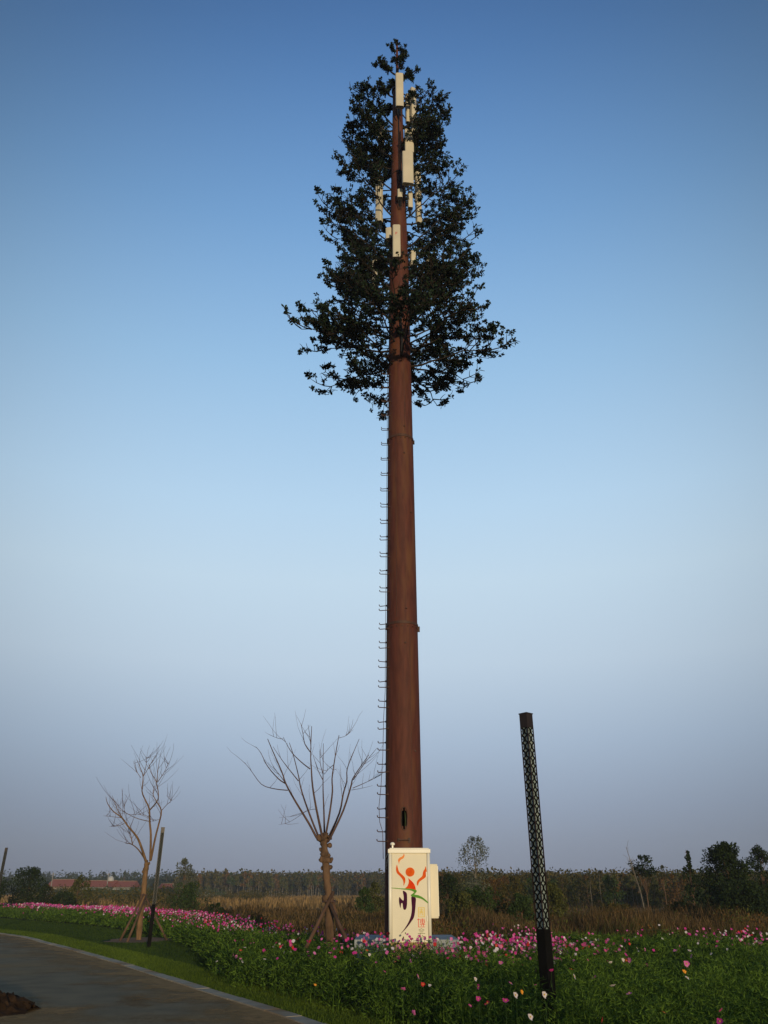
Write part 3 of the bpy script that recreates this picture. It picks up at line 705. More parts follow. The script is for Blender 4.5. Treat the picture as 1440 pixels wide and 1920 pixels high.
shape([(150, 808), (230, 806), (330, 815), (430, 818), (530, 826), (606, 852), (598, 890), (572, 925), (640, 940), (720, 985), (790, 1052), (838, 1112), (770, 1062), (700, 1010), (620, 985), (530, 962), (512, 935), (548, 905), (560, 880), (500, 852), (400, 838), (280, 824)], 'leafgreen', 'emblem_ribbon', t=.006)
shape([(374, 864), (410, 872), (440, 905), (447, 980), (445, 1100), (430, 1180), (400, 1198), (380, 1170), (368, 1085), (345, 1090), (335, 1165), (318, 1110), (308, 1035), (318, 970), (355, 1015), (385, 1030), (388, 960)], 'plum', 'emblem_leg', t=.003)
shape([(522, 962), (590, 985), (592, 1080), (580, 1220), (560, 1330), (505, 1420), (430, 1520), (335, 1618), (400, 1530), (465, 1420), (510, 1300), (525, 1180), (520, 1060)], 'plum', 'emblem_leg', t=.0025)
lk = MB(); lk.box((*emb(418, 1604, .0)[:2], emb(418, 1604, 0)[2]), (.014, .008, .028)); lk.box((*emb(385, 1682, .0)[:2], emb(385, 1682, 0)[2]), (.018, .012, .040)); lk.build('lock', M['rust_dark'], door)
# the three characters, built from strokes (x0, y0, x1, y1, width) in crop coordinates
def glyph(strokes, m, name):
    mb = MB()
    for q, (x0, y0, x1, y1, w_) in enumerate(strokes):
        dx, dy = x1-x0, y1-y0; L = math.hypot(dx, dy); ux, uy = dx/L, dy/L; px_, py_ = -uy*w_/2, ux*w_/2
        x0 -= ux*w_/2; x1 += ux*w_/2; y0 -= uy*w_/2; y1 += uy*w_/2
        mb.prism([(x0+px_, y0+py_), (x1+px_, y1+py_), (x1-px_, y1-py_), (x0-px_, y0-py_)], emb, .002+.0002*q)
    return mb.build(name, M[m], door, fix=True)
g = glyph([(636, 1160, 736, 1160, 9), (636, 1320, 736, 1320, 9), (636, 1160, 636, 1320, 9), (736, 1160, 736, 1320, 9),
       (658, 1190, 714, 1190, 8), (652, 1218, 720, 1218, 8), (672, 1218, 662, 1290, 8), (700, 1218, 700, 1285, 8), (700, 1285, 718, 1285, 8), (650, 1250, 722, 1250, 7), (686, 1175, 686, 1250, 7)], 'gold', 'yellow_character')
g = glyph([(618, 1368, 656, 1368, 9), (636, 1352, 636, 1496, 9), (636, 1496, 740, 1496, 8), (666, 1362, 742, 1362, 8), (704, 1352, 704, 1440, 8), (672, 1382, 738, 1382, 8), (672, 1382, 672, 1430, 8), (738, 1382, 738, 1430, 8), (672, 1406, 738, 1406, 7), (672, 1430, 738, 1430, 7),
       (664, 1452, 744, 1452, 8), (722, 1440, 722, 1484, 8), (684, 1464, 690, 1476, 8)], 'scarlet', 'red_character')
g = glyph([(685, 1526, 640, 1548, 7), (685, 1526, 732, 1548, 7), (650, 1562, 722, 1562, 7), (660, 1582, 712, 1582, 7), (630, 1608, 742, 1608, 8), (672, 1608, 634, 1676, 8), (634, 1676, 728, 1668, 8), (700, 1640, 742, 1690, 8)], 'olive', 'green_character')

# ---------------------------------------------------------------- lattice light columns
def lamp_proto():
    H = 3.53; s = .112; root = empty('light_column', (0, 0, 0), '-', 'lamp')
    zb, zt = 1.24, 3.37
    MB().box((0, 0, zb/2), (s, s, zb)).box((0, 0, .006), (s+.05, s+.05, .012)).build('base_column', M['blackmatt'], root)
    cp_ = MB(); cp_.box((0, 0, (zt+H)/2), (s, s, H-zt)); cp_.box((0, 0, H+.006), (s+.012, s+.012, .012)); cp_.build('cap', M['bronze'], root)
    fr = MB()
    for a in (-1, 1):
        for b in (-1, 1): fr.box((a*(s/2-.005), b*(s/2-.005), (zb+zt)/2), (.011, .011, zt-zb))
    fr.build('corner_frame', M['bronze'], root)
    n = 24; p = (zt-zb)/n; hw = s/2-.009
    for face in range(4):
        mb = MB(); ca, sa = math.cos(face*math.pi/2), math.sin(face*math.pi/2)
        def fn(u, v, t, ca=ca, sa=sa):
            y = -(s/2-.004)-t+.002; return (u*ca-y*sa, u*sa+y*ca, v)
        for k in range(n):
            zc = zb+(k+.5)*p
            for sx in (-1, 1):
                pl = []; ro, ri = hw+.002, hw-.012; kz = (p/2+.003)/ro
                for i in range(9):
                    a = -math.pi/2+math.pi*i/8; pl.append((sx*(hw-ro*math.cos(a)), zc+ro*math.sin(a)*kz))
                for i in range(8, -1, -1):
                    a = -math.pi/2+math.pi*i/8; pl.append((sx*(hw-ri*math.cos(a)), zc+ri*math.sin(a)*kz))
                mb.prism(pl, fn, .004+.0003*(sx > 0))
                mb.prism([(sx*hw, zc-.007), (sx*(hw-.016), zc), (sx*hw, zc+.007)], fn, .0035)
        mb.build('lattice_panel', M['blackmatt'], root, fix=True)
    MB().box((0, 0, (zb+zt)/2), (s-.026, s-.026, zt-zb)).build('diffuser', M['diffuser'], root)
    return root
lp = lamp_proto()
def lamp(o, px, py, d, rz, label):
    o.location = (xat(px, py, d), d, 0); o.rotation_euler = (0, 0, rz); tag(o, label, 'lamp', 'lattice light columns beside the path')
lamp(lp, 1026, 1832, 9.4, R(41), 'nearest tall black lattice light column standing among cosmos right of the mast')
l2 = copy_tree(lp); lamp(l2, 278.5, 1779, 27.7, R(20), 'black lattice light column on the lawn beside the staked bare tree')
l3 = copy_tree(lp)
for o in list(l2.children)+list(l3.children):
    if o.name.startswith('diffuser'): o.data = o.data.copy(); o.data.materials[0] = M['dark_diffuser']
l3 = l3; lamp(l3, -18, 1740, 41.0, R(10), 'far black lattice light column cut by the left edge of the photo')

# ---------------------------------------------------------------- bare staked trees
def limb(mb, pts, r0, r1, n=7):
    m_ = len(pts); mb.tube(pts, [r0+(r1-r0)*(i/(m_-1)) for i in range(m_)], n)
def traced(org, scl, d, lines, spread=.35, base_r=.04):
    """limbs read off the photo; each gets its own depth"""
    out = []
    for (pl, r0, r1, dep) in lines:
        pts_ = []
        for i, (x, y) in enumerate(pl):
            t = i/(len(pl)-1); dd = d+dep[0]+(dep[1]-dep[0])*t
            pts_.append(at(org[0]+x/scl, org[1]+y/scl, dd))
        out.append((catmull(pts_, 3, False), r0, r1))
    return out
def twigs(mb, limbs, rs, n, lmin, lmax, up=.5, rr=.006):
    for _ in range(n):
        pts_, r0, r1 = rs.choice(limbs); i = rs.randrange(len(pts_)//3, len(pts_)-1); p = pts_[i]; t = (pts_[i+1]-pts_[i]).normalized()
        d = (t*.6+Vector((rs.uniform(-1, 1), rs.uniform(-1, 1), rs.uniform(-.2, 1)*up*2))).normalized(); l = rs.uniform(lmin, lmax); q = [p]
        for k in range(4):
            d = (d+Vector((rs.uniform(-.2, .2), rs.uniform(-.2, .2), rs.uniform(-.05, .25)))).normalized(); q.append(q[-1]+d*l/4)
        mb.tube(q, [rr, rr*.8, rr*.6, rr*.5, rr*.35], 4, False)
def bare_tree(label, org, scl, d, base, trunk, trad, lines, ntw, knobs, barkm, tw_len, stakes, seed):
    rs = random.Random(seed); bx = xat(base, 1790 if d < 20 else 1762, d)
    t = empty('bare_tree', (0, 0, 0), label, 'tree', 'staked bare trees')
    B = Vector((bx, d, 0)); t.location = B
    tp = [at(org[0]+x/scl, org[1]+y/scl, d) for x, y in trunk]; tp = [Vector((tp[0].x, d, 0))]+tp
    tp = catmull(tp, 5, False); mb = MB(); m_ = len(tp)
    rs_ = [trad[0]+(trad[1]-trad[0])*i/(m_-1) for i in range(m_)]
    rs_ = [r*(1+.10*rs.uniform(-1, 1)) for r in rs_]
    mb.tube([p-B for p in tp], rs_, 14)
    for (x, y, r) in knobs:
        p = at(org[0]+x/scl, org[1]+y/scl, d+rs.uniform(-.05, .03))-B
        q = p+Vector((rs.uniform(-.5, .5), rs.uniform(-.5, .1), rs.uniform(-.2, .4)))*r*1.4
        mb.tube([p-(q-p)*.4, p, q, q+(q-p)*.15], [r*.6, r, r*.75, r*.3], 8)
    mb.build('trunk', barkm, t, smooth=True)
    L = traced(org, scl, d, lines); L = [([p-B for p in a], b, c) for a, b, c in L]
    for pts_, r0, r1 in L:
        lm = MB(); limb(lm, pts_, r0*.72, r1*.62); lm.build('limb', M['twig'] if d < 25 else M['bark_tan'], t, smooth=True)
    tw = MB(); twigs(tw, L, rs, ntw, *tw_len); tag(tw.build('twigs', M['twig'], t), kind='stuff')
    stakes_root = empty('tree_stakes', B, stakes[0], 'stakes', 'wooden tree stakes')
    for (x0, y0, d0, x1, y1, d1) in stakes[1]:
        a = at(x0, y0, d0); b = at(x1, y1, d1); a = a+(a-b)*((a.z)/(b.z-a.z)) if a.z > 0 else a
        k = MB(); k.tube([a-B, b-B], [.042, .034], 8); k.build('stake', M['pole_wood'], stakes_root, smooth=True)
    b0 = at(*stakes[2], d)-B; tie = MB()
    tie.tube([b0+Vector((.13*math.cos(a), .13*math.sin(a), .01*math.sin(3*a))) for a in [2*math.pi*k/12 for k in range(13)]], .018, 5, False); tie.build('tie', M['twig'], stakes_root)
    return t
o2 = (440, 1340)
L2 = [([(672, 990), (640, 960), (580, 850), (470, 670), (400, 540), (370, 450), (300, 290), (258, 190)], .042, .012, (0, -.5)),
 ([(400, 540), (340, 500), (255, 400), (205, 300), (165, 250)], .020, .006, (-.25, -.1)),
 ([(415, 592), (310, 580), (210, 545), (130, 440), (78, 375)], .016, .006, (-.2, .5)),
 ([(395, 530), (350, 470), (300, 405)], .014, .005, (-.25, -.6)),
 ([(680, 990), (650, 940), (590, 790), (540, 650), (512, 550), (500, 480), (460, 320), (428, 220)], .036, .010, (0, .6)),
 ([(500, 520), (420, 420), (360, 340), (300, 250)], .017, .006, (.35, .2)),
 ([(688, 985), (680, 930), (640, 740), (610, 560), (600, 420), (595, 300), (603, 90)], .044, .010, (0, -.6)),
 ([(590, 425), (520, 370), (450, 300), (410, 235), (380, 175)], .018, .007, (-.3, 0)),
 ([(380, 190), (330, 182), (262, 152)], .008, .004, (0, .2)),
 ([(592, 292), (550, 230), (535, 150), (518, 70)], .016, .007, (-.45, -.8)),
 ([(598, 270), (590, 180), (575, 80)], .014, .006, (-.45, -.2)),
 ([(700, 980), (702, 930), (698, 750), (692, 600), (692, 450), (694, 225)], .036, .009, (0, .7)),
 ([(690, 510), (650, 430), (615, 320)], .014, .006, (.5, .6)), ([(690, 460), (670, 380), (667, 270)], .013, .006, (.5, .9)),
 ([(708, 980), (715, 930), (745, 760), (765, 600), (762, 500), (780, 370), (800, 250), (817, 160)], .036, .010, (0, -.4)),
 ([(772, 395), (735, 425), (700, 470)], .010, .005, (-.2, 0)), ([(817, 182), (870, 165), (930, 115)], .008, .003, (-.4, -.3)),
 ([(718, 985), (735, 960), (820, 770), (850, 620), (878, 520), (880, 430), (920, 320), (975, 190)], .036, .009, (0, .5)),
 ([(725, 990), (745, 970), (850, 750), (910, 560), (925, 500), (990, 400), (1050, 315)], .040, .009, (0, -.5)),
 ([(930, 510), (1010, 390), (1115, 260)], .015, .006, (-.4, -.7)), ([(925, 575), (1050, 520), (1150, 470)], .012, .004, (-.3, .1)),
 ([(915, 590), (1000, 575), (1080, 555)], .008, .003, (-.3, -.5)), ([(640, 740), (590, 745), (480, 790), (350, 805)], .008, .003, (-.2, .2)), ([(560, 755), (430, 840), (345, 860)], .007, .003, (0, .4))]
K2 = [(664, 965, .085), (700, 955, .12), (738, 965, .075), (742, 1026, .06), (672, 1060, .055), (678, 1125, .065), (752, 1138, .07), (732, 1105, .06), (748, 1195, .05), (676, 1142, .06), (690, 1200, .05), (708, 1435, .075), (762, 1405, .055), (706, 1000, .115), (703, 1085, .10), (716, 1140, .125), (690, 1020, .08)]
bare_tree('pollarded bare tree with a knobbly trunk and a wide fan of shoots', o2, 4.175, 18.0, 618, [(745, 1790), (742, 1640), (742, 1500), (735, 1400), (722, 1300), (716, 1200), (706, 1100), (700, 985)], (.090, .072), L2, 80, K2, M['bark'], (.25, .8, .5, .0055),
 ('wooden stakes propped round the pollarded bare tree left of the mast', [(575, 1775, 17.5, 625, 1672, 17.95), (657, 1778, 17.4, 616, 1690, 17.9), (640, 1765, 18.9, 621, 1675, 18.1)], (617, 1690)), 3)
o1 = (160, 1400)
L1 = [([(548, 1040), (520, 950), (480, 840), (440, 780), (380, 710), (330, 640), (250, 580), (200, 510), (185, 450)], .075, .012, (0, -1)),
 ([(440, 780), (400, 740), (370, 690), (300, 590), (265, 500), (240, 440)], .04, .010, (-.4, .4)), ([(330, 640), (260, 632), (160, 622)], .018, .006, (-.6, -.4)),
 ([(535, 1010), (480, 930), (420, 880), (360, 868)], .045, .014, (0, .8)), ([(425, 885), (410, 800), (390, 745)], .03, .012, (.5, .2)),
 ([(350, 690), (290, 715), (215, 718)], .014, .005, (-.5, 0)), ([(350, 600), (352, 540), (372, 470)], .013, .005, (-.3, -.6)),
 ([(585, 1030), (590, 800), (580, 680), (575, 560), (540, 480), (510, 400), (520, 270), (490, 180), (465, 120)], .065, .012, (0, .7)),
 ([(500, 280), (455, 210), (432, 130)], .016, .006, (.6, .3)), ([(520, 270), (545, 180), (555, 80)], .022, .008, (.6, .9)),
 ([(580, 570), (640, 500), (658, 440), (640, 320), (590, 230), (570, 150)], .038, .010, (.3, -.5)),
 ([(645, 320), (655, 200), (678, 70)], .022, .008, (-.3, -.2)), ([(650, 320), (710, 230), (755, 130)], .020, .007, (-.3, -.8)), ([(520, 270), (580, 170), (630, 80)], .018, .006, (.6, .2)),
 ([(590, 1020), (630, 820), (660, 700), (685, 580), (645, 500), (610, 430), (620, 350)], .060, .012, (0, -.7)),
 ([(690, 570), (735, 520), (770, 490), (730, 440)], .018, .006, (-.4, -.9)),
 ([(590, 675), (480, 650), (390, 610), (320, 560), (265, 480)], .022, .007, (.3, .8)), ([(660, 655), (600, 675)], .012, .008, (-.5, .2)), ([(570, 628), (500, 612), (430, 615)], .012, .005, (.3, 0))]
K1 = [(550, 1040, .09), (530, 1100, .06), (522, 1125, .07), (575, 1050, .06), (560, 1090, .08), (548, 1060, .11)]
bare_tree('slender bare tree in a ring of bare earth on the lawn', o1, 4.8, 32.0, 262, [(478, 1738), (490, 1600), (505, 1450), (525, 1300), (540, 1150), (556, 1040)], (.108, .092), L1, 110, K1, M['bark_tan'], (.4, 1.3, .5, .009),
 ('wooden stakes propped round the slender bare tree on the lawn', [(226, 1762, 31.3, 270, 1676, 31.9), (237, 1770, 30.6, 274, 1680, 31.8), (313, 1763, 31.6, 268, 1672, 32.1)], (270, 1678)), 5)
disc('bare_earth', xat(268, 1764, 32.0), 31.8, 1.25, .030, M['red_earth'])

# ---------------------------------------------------------------- dirt pile on the road
dp_ = MB(); rs = random.Random(4); cx, cy = -6.55, 13.2
n = 44; vs_ = []; fs = []
for i in range(n):
    for j in range(n):
        u = (i/(n-1)-.5)*2; v = (j/(n-1)-.5)*2; r = math.hypot(u, v)
        a = math.atan2(v, u); e = 1+.13*math.sin(3*a+1)+.08*math.sin(7*a)
        h = max(0, 1-(r/e)**1.5)*.44+(.055*rs.uniform(-1, 1)+.04*math.sin(u*9+v*4)*math.sin(v*11-u*3) if r < .85*e else 0)
        vs_.append((cx+u*1.35+rs.uniform(-.02, .02), cy+v*1.2+rs.uniform(-.02, .02), -.02+max(0, h)))
fs = [(i*n+j, (i+1)*n+j, (i+1)*n+j+1, i*n+j+1) for i in range(n-1) for j in range(n-1)]
dp_.add([Vector(v)-Vector((cx, cy, 0)) for v in vs_], fs)
pile = dp_.build('dirt_pile', M['dirt']); pile.location = (cx, cy, 0); tag(pile, 'heap of dark brown earth lying on the road at the lower left', 'dirt pile')
for k in range(16):
    a = rs.uniform(0, 6.28); r = rs.uniform(.5, 1.7); q = rs.uniform(.03, .075); x, y = r*math.cos(a), r*math.sin(a)*.9
    zb = max(0, 1-(r/1.3)**1.5)*.40
    MB().lathe([(q*.5, -q*.5), (q, 0), (q*.6, q*.6)], (x, y, zb+q*.4), 6).build('clod', M['dirt'], pile, fix=True)

# ---------------------------------------------------------------- shrubs and trees beyond the bed
def crown_pts(n, shape, lumps=14, seed=0):
    """points spread through an uneven crown: clumps hung on an envelope; shape(t) gives radius for height t in 0..1"""
    r_ = np.random.default_rng(seed); cs = []
    for k in range(lumps):
        t = r_.uniform(.04, .97); a = r_.uniform(0, 2*np.pi); rr = shape(t)*r_.uniform(.25, .92)
        cs.append((rr*math.cos(a), rr*math.sin(a), t, shape(t)*r_.uniform(.22, .42)+.05))
    cs = np.array(cs); idx = r_.integers(0, lumps, n); d = r_.normal(size=(n, 3)); d /= np.linalg.norm(d, axis=1, keepdims=True)
    rad = r_.uniform(.3, 1, n)**.5
    P = cs[idx, :3].copy(); return P, d*rad[:, None]*cs[idx, 3:4], cs
def tree(name, label, cat, px, top, d, wpx, leaf, ls=.11, n=2500, lumps=26, shp='round', z0=.0, trunk=None, stick=.25, group=None, seed=None, barkm='bark', dense=1, lean=0, ybase=1672):
    seed = seed if seed is not None else abs(int(px*7+d)); u, v = fw(1660)
    H = zat(top, d); W = wpx/F/v*d*1.22; x = xat(px, 1670, d)
    e = empty(name, (x, d, 0), label, cat, group)
    S_ = {'round': lambda t: W/2*math.sin(math.pi*min(max(t, 0), 1)**.75)**.6, 'cone': lambda t: W/2*(1-t)**.7*min(1, t*6+.3), 'column': lambda t: W/2*math.sin(math.pi*min(.96, t*.8+.16))**.7, 'bush': lambda t: W/2*max(.05, 1-t**2.2)**.5}[shp]
    P, D, cs = crown_pts(n, S_, lumps, seed); hc = H-z0
    P = np.column_stack([P[:, 0], P[:, 1], z0+P[:, 2]*hc*.94])+D*np.array([1, 1, 1.05]); P[:, 2] = np.clip(P[:, 2], .02, H*1.02)
    P[:, 0] += lean*P[:, 2]
    tb = MB(); tr_ = max(.03, H*.012) if trunk is None else trunk; rs = random.Random(seed)
    tb.tube([(0, 0, 0), (lean*H*.4+rs.uniform(-.03, .03), 0, H*.4), (lean*H*.9, 0, H*.92)], [tr_, tr_*.7, tr_*.2], 7)
    for c in cs[:18]:
        zc = z0+c[2]*hc*.94; zb = zc*rs.uniform(.45, .8)
        tb.tube([(lean*zb, 0, zb), (c[0]*.5+lean*zc*.9, c[1]*.5, (zb+zc)/2+.05), (c[0]+lean*zc, c[1], zc)], [tr_*.4, tr_*.25, tr_*.1], 4, False)
    tb.build('trunk', M[barkm], e)
    npmesh('crown', quads(P, ls, .55), 4, M[leaf], e)
    return e
G = 'shrubs and trees beyond the flower bed'
tree('birch_tree', 'slender pale leaved birch with a leaning white trunk rising behind the hedge', 'tree', 896, 1562, 60, 66, 'leaf_grey', .12, 2300, 46, 'column', 1.5, barkm='pale_bark', group=G, lean=-.035)
tree('leafy_tree', 'big dark bushy tree by the right edge reaching to the ground', 'tree', 1372, 1572, 40, 104, 'leaf_dark', .11, 14000, 80, 'bush', .2, group=G, seed=3)
tree('leafy_shrub', 'broad dark shrub at the foot of the big bushy tree', 'shrub', 1385, 1650, 37, 150, 'leaf_dark', .10, 13000, 60, 'bush', group=G)
tree('leafy_tree', 'dark tree cut by the right edge of the photo', 'tree', 1436, 1568, 43, 44, 'leaf_dark', .10, 3000, 26, 'column', .8, group=G)
tree('leafy_tree', 'narrow sparse tree left of the big bushy tree', 'tree', 1298, 1582, 52, 34, 'leaf_dark', .13, 1500, 26, 'cone', .9, group=G, seed=15)
tree('leafy_tree', 'small loose crowned tree above the autumn wood', 'tree', 1212, 1600, 58, 46, 'leaf_dark', .13, 1400, 16, 'round', 2.6, group=G)
tree('leafy_tree', 'wispy little tree above the autumn wood right of the loose crowned one', 'tree', 1246, 1622, 70, 26, 'leaf_mixed', .12, 350, 12, 'round', 2.6, group=G)
bt = empty('bare_sapling', (xat(1205, 1670, 56), 56, 0), 'thin leaning leafless sapling beside the loose crowned tree', 'tree'); bm_ = MB()
bl = [(Vector((0, 0, 0)), Vector((-.15, 0, 1.6)), Vector((-.45, 0, 3.0)), Vector((-.72, 0, 4.3)))]
bm_.tube(bl[0], [.045, .035, .025, .01], 6)
for k in range(22):
    t = random.uniform(.35, 1); p = Vector((-.72*t, 0, 4.3*t)); q = p+Vector((random.uniform(-.5, .4), random.uniform(-.4, .4), random.uniform(.1, .6))); bm_.tube([p, (p+q)/2+Vector((0, 0, .05)), q], [.012, .008, .005], 4, False)
bm_.build('trunk', M['pale_bark'], bt)
SH = [('leafy_shrub', 'dark green shrub just right of the cabinet', 838, 1634, 52, 66, 'leaf_dark'), ('leafy_shrub', 'rusty autumn shrub behind the birch', 928, 1638, 62, 60, 'leaf_autumn'),
      ('leafy_shrub', 'rounded mid green shrub below the birch', 905, 1656, 40, 84, 'leaf_green'), ('leafy_shrub', 'low olive shrub between cabinet and green shrub', 862, 1668, 37, 56, 'leaf_olive'),
      ('leafy_shrub', 'tall grey green shrub left of the near light column', 965, 1633, 50, 66, 'leaf_mixed'), ('leafy_shrub', 'bright olive shrub right behind the near light column', 1032, 1650, 42, 52, 'leaf_olive'),
      ('leafy_shrub', 'dull green shrub in the gap left of the near light column', 975, 1672, 38, 50, 'leaf_green'),
      ('leafy_shrub', 'yellow green shrub immediately left of the mast', 704, 1650, 55, 46, 'leaf_olive'), ('leafy_shrub', 'darker green shrub beside the yellow green one left of the mast', 683, 1660, 50, 30, 'leaf_green'),
      ('leafy_shrub', 'low brown green scrub left of the big bushy tree', 1270, 1690, 40, 60, 'leaf_olive'), ('leafy_shrub', 'low rusty scrub right of the near light column', 1150, 1695, 42, 70, 'leaf_mixed')]
for nm, lb, px, top, d, wp, lf in SH: tree(nm, lb, 'shrub', px, top, d, wp, lf, .10, 4200, 30, 'bush', group=G)
GL = 'trees and shrubs at the left'
tree('leafy_tree', 'large dark round tree at the left edge before the red roofed houses', 'tree', 52, 1622, 72, 84, 'leaf_dark', .14, 7000, 50, 'bush', group=GL)
tree('leafy_tree', 'dark tree cut by the left edge of the photo', 'tree', -14, 1634, 66, 60, 'leaf_dark', .14, 4000, 30, 'bush', group=GL)
tree('leafy_shrub', 'olive bush in front of the red roofed houses', 'shrub', 146, 1637, 74, 44, 'leaf_olive', .14, 2600, 26, 'bush', group=GL)
tree('leafy_shrub', 'dark low bush left of the olive bush', 'shrub', 118, 1668, 68, 44, 'leaf_dark', .13, 2600, 24, 'bush', group=GL)
tree('leafy_shrub', 'brownish bush between the dark round tree and the houses', 'shrub', 88, 1655, 76, 34, 'leaf_mixed', .14, 1800, 20, 'bush', group=GL)
tree('leafy_tree', 'pale sparse poplar right of the light column on the lawn', 'tree', 343, 1606, 78, 40, 'leaf_grey', .15, 1500, 34, 'column', 1.6, group=GL)
tree('leafy_shrub', 'dense dark bush below the pale sparse poplar', 'shrub', 356, 1652, 60, 66, 'leaf_green', .12, 4600, 36, 'bush', group=GL)
tree('leafy_shrub', 'short dark bush at the end of the pink flower band', 'shrub', 405, 1690, 48, 34, 'leaf_dark', .10, 1800, 18, 'bush', group=GL)

# distant small trees behind the houses
for (px, top, d, wp, lf, lb) in [(187, 1632, 330, 30, 'leaf_blue', 'leftmost dark tree clump behind the long red roof'), (207, 1631, 335, 22, 'leaf_blue', 'second dark tree clump behind the long red roof'), (230, 1629, 320, 14, 'leaf_blue', 'pointed dark tree above the end of the red roof'),
        (250, 1631, 310, 14, 'leaf_blue', 'dark slim tree left of the slender bare tree'), (290, 1634, 300, 18, 'leaf_blue', 'bluish tree between bare tree and light column'), (310, 1632, 290, 12, 'leaf_blue', 'narrow dark tree right of the light column on the lawn'),
        (128, 1636, 300, 8, 'leaf_blue', 'thin dark cypress above the red roof'), (155, 1634, 310, 20, 'leaf_mixed', 'brownish tree above the red roof')]:
    tree('distant_tree', lb, 'tree', px, top, d, wp, lf, .6, 500, 14, 'bush', group='distant trees behind the houses')

def scrub(name, x0, x1, y0, y1, n, h, m, ls):
    cx = rng.uniform(x0, x1, n); cy = rng.uniform(y0, y1, n); keep = ~inpoly(cx, cy, BED) & (cy > np.where(cx < -2, 29-cx*1.28, 23.6)); cx, cy = cx[keep], cy[keep]; n = len(cx)
    hh = h*rng.uniform(.5, 1.2, n); idx = np.repeat(np.arange(n), 120); D = unit(len(idx))*rng.random(len(idx))[:, None]**.4
    P = np.column_stack([cx[idx], cy[idx], hh[idx]*.5])+D*np.column_stack([hh[idx]*.7, hh[idx]*.6, hh[idx]*.5]); P[:, 2] = np.clip(P[:, 2], .02, None)
    return tag(npmesh(name, quads(P, ls, .4, .6), 4, M[m]), kind='stuff')
scrub('rough_scrub', 1, 28, 24, 46, 110, 1.1, 'leaf_olive', .09)
scrub('rough_scrub', 1, 28, 24, 46, 110, 1.0, 'leaf_autumn', .09)
scrub('rough_scrub', -12, 1, 24, 50, 60, .8, 'leaf_mixed', .08)
scrub('rough_scrub', -60, -20, 90, 200, 160, 2.2, 'leaf_mixed', .3)
scrub('rough_scrub', -75, -45, 180, 250, 120, 2.6, 'leaf_green', .4)
# the plantation: slim young trees in rows, a wood behind
def slim_proto(seed, leaf):
    rs = random.Random(seed); H = 8.2; e = empty('slim_tree', (0, 0, 0), '-', 'tree')
    tb = MB(); tb.tube([(0, 0, 0), (rs.uniform(-.15, .15), 0, 3.5), (rs.uniform(-.2, .2), 0, 7.6)], [.16, .12, .04], 6); tb.build('trunk', M['pale_bark'], e)
    P, D, cs = crown_pts(260, lambda t: 1.5*math.sin(math.pi*min(.95, t*.8+.15)), 12, seed)
    P = np.column_stack([P[:, 0], P[:, 1], 3.3+P[:, 2]*4.7])+D*1.1
    npmesh('crown', quads(P, .62, .6), 4, M[leaf], e); return e
sp = [slim_proto(s_, l_) for s_, l_ in ((1, 'leaf_mixed'), (2, 'leaf_olive'), (3, 'leaf_autumn'), (4, 'leaf_green'))]
first = [True]*4
for k in range(84):
    px = 372+k*4.15+random.uniform(-1.4, 1.4); d = random.choice((258, 264, 270, 282)); i = random.randrange(4)
    o = sp[i] if first[i] else copy_tree(sp[i]); first[i] = False
    o.location = (xat(px, 1680, d), d, 0); s = random.uniform(.58, 1.02)*(1.08 if px < 470 else .92); o.scale = (s, s, s); o.rotation_euler = (0, 0, random.uniform(0, 6))
    tag(o, 'slim pale trunked young tree in the plantation row beyond the dry field', 'tree', 'slim trees of the plantation row')
def wood(name, x0, x1, d0, d1, n, h, leafm, ls, hv=.2):
    k = 40; m_ = n*k; cx = rng.uniform(x0, x1, n); cy = rng.uniform(d0, d1, n); hh = h*rng.uniform(1-hv, 1+hv*.5, n)
    idx = np.repeat(np.arange(n), k); D = unit(m_)
    P = np.column_stack([cx[idx], cy[idx], hh[idx]*rng.uniform(.12, .9, m_)])+D*np.array([h*.22, h*.22, h*.10])
    P[:, 2] = np.clip(P[:, 2], .1, None)
    return tag(npmesh(name, quads(P, ls, .7), 4, M[leafm]), kind='stuff')
wood('far_wood', -70, 10, 275, 330, 1500, 7.3, 'leaf_mixed', .8, .4)
wood('far_wood', 2, 78, 108, 150, 2200, 4.4, 'leaf_mixed', .36, .18)
wood('far_wood', -230, 200, 380, 460, 2600, 9.5, 'leaf_blue', .85, .45)
wood('far_wood', 4, 72, 96, 112, 1300, 2.6, 'leaf_olive', .3, .3)
wood('far_wood', -150, -70, 300, 360, 500, 6.5, 'leaf_blue', 1.2)
for q, (nm_, lf_, cl_) in enumerate([('rust crowned tree', 'leaf_autumn', 'rusty'), ('olive crowned tree', 'leaf_olive', 'olive yellow'), ('green crowned tree', 'leaf_green', 'green'), ('mixed tree', 'leaf_mixed', 'brownish')]):
    for k in range(8 if q != 0 else 6):
        px = random.uniform(815, 1345); d = random.uniform(78, 104)
        tree('leafy_tree', cl_+' round crowned low tree at the front edge of the autumn wood', 'tree', px, random.uniform(1633, 1650), d, random.uniform(26, 58), lf_, .17, 1500, 22, 'bush', group=cl_+' trees at the edge of the autumn wood', seed=500+q*40+k)
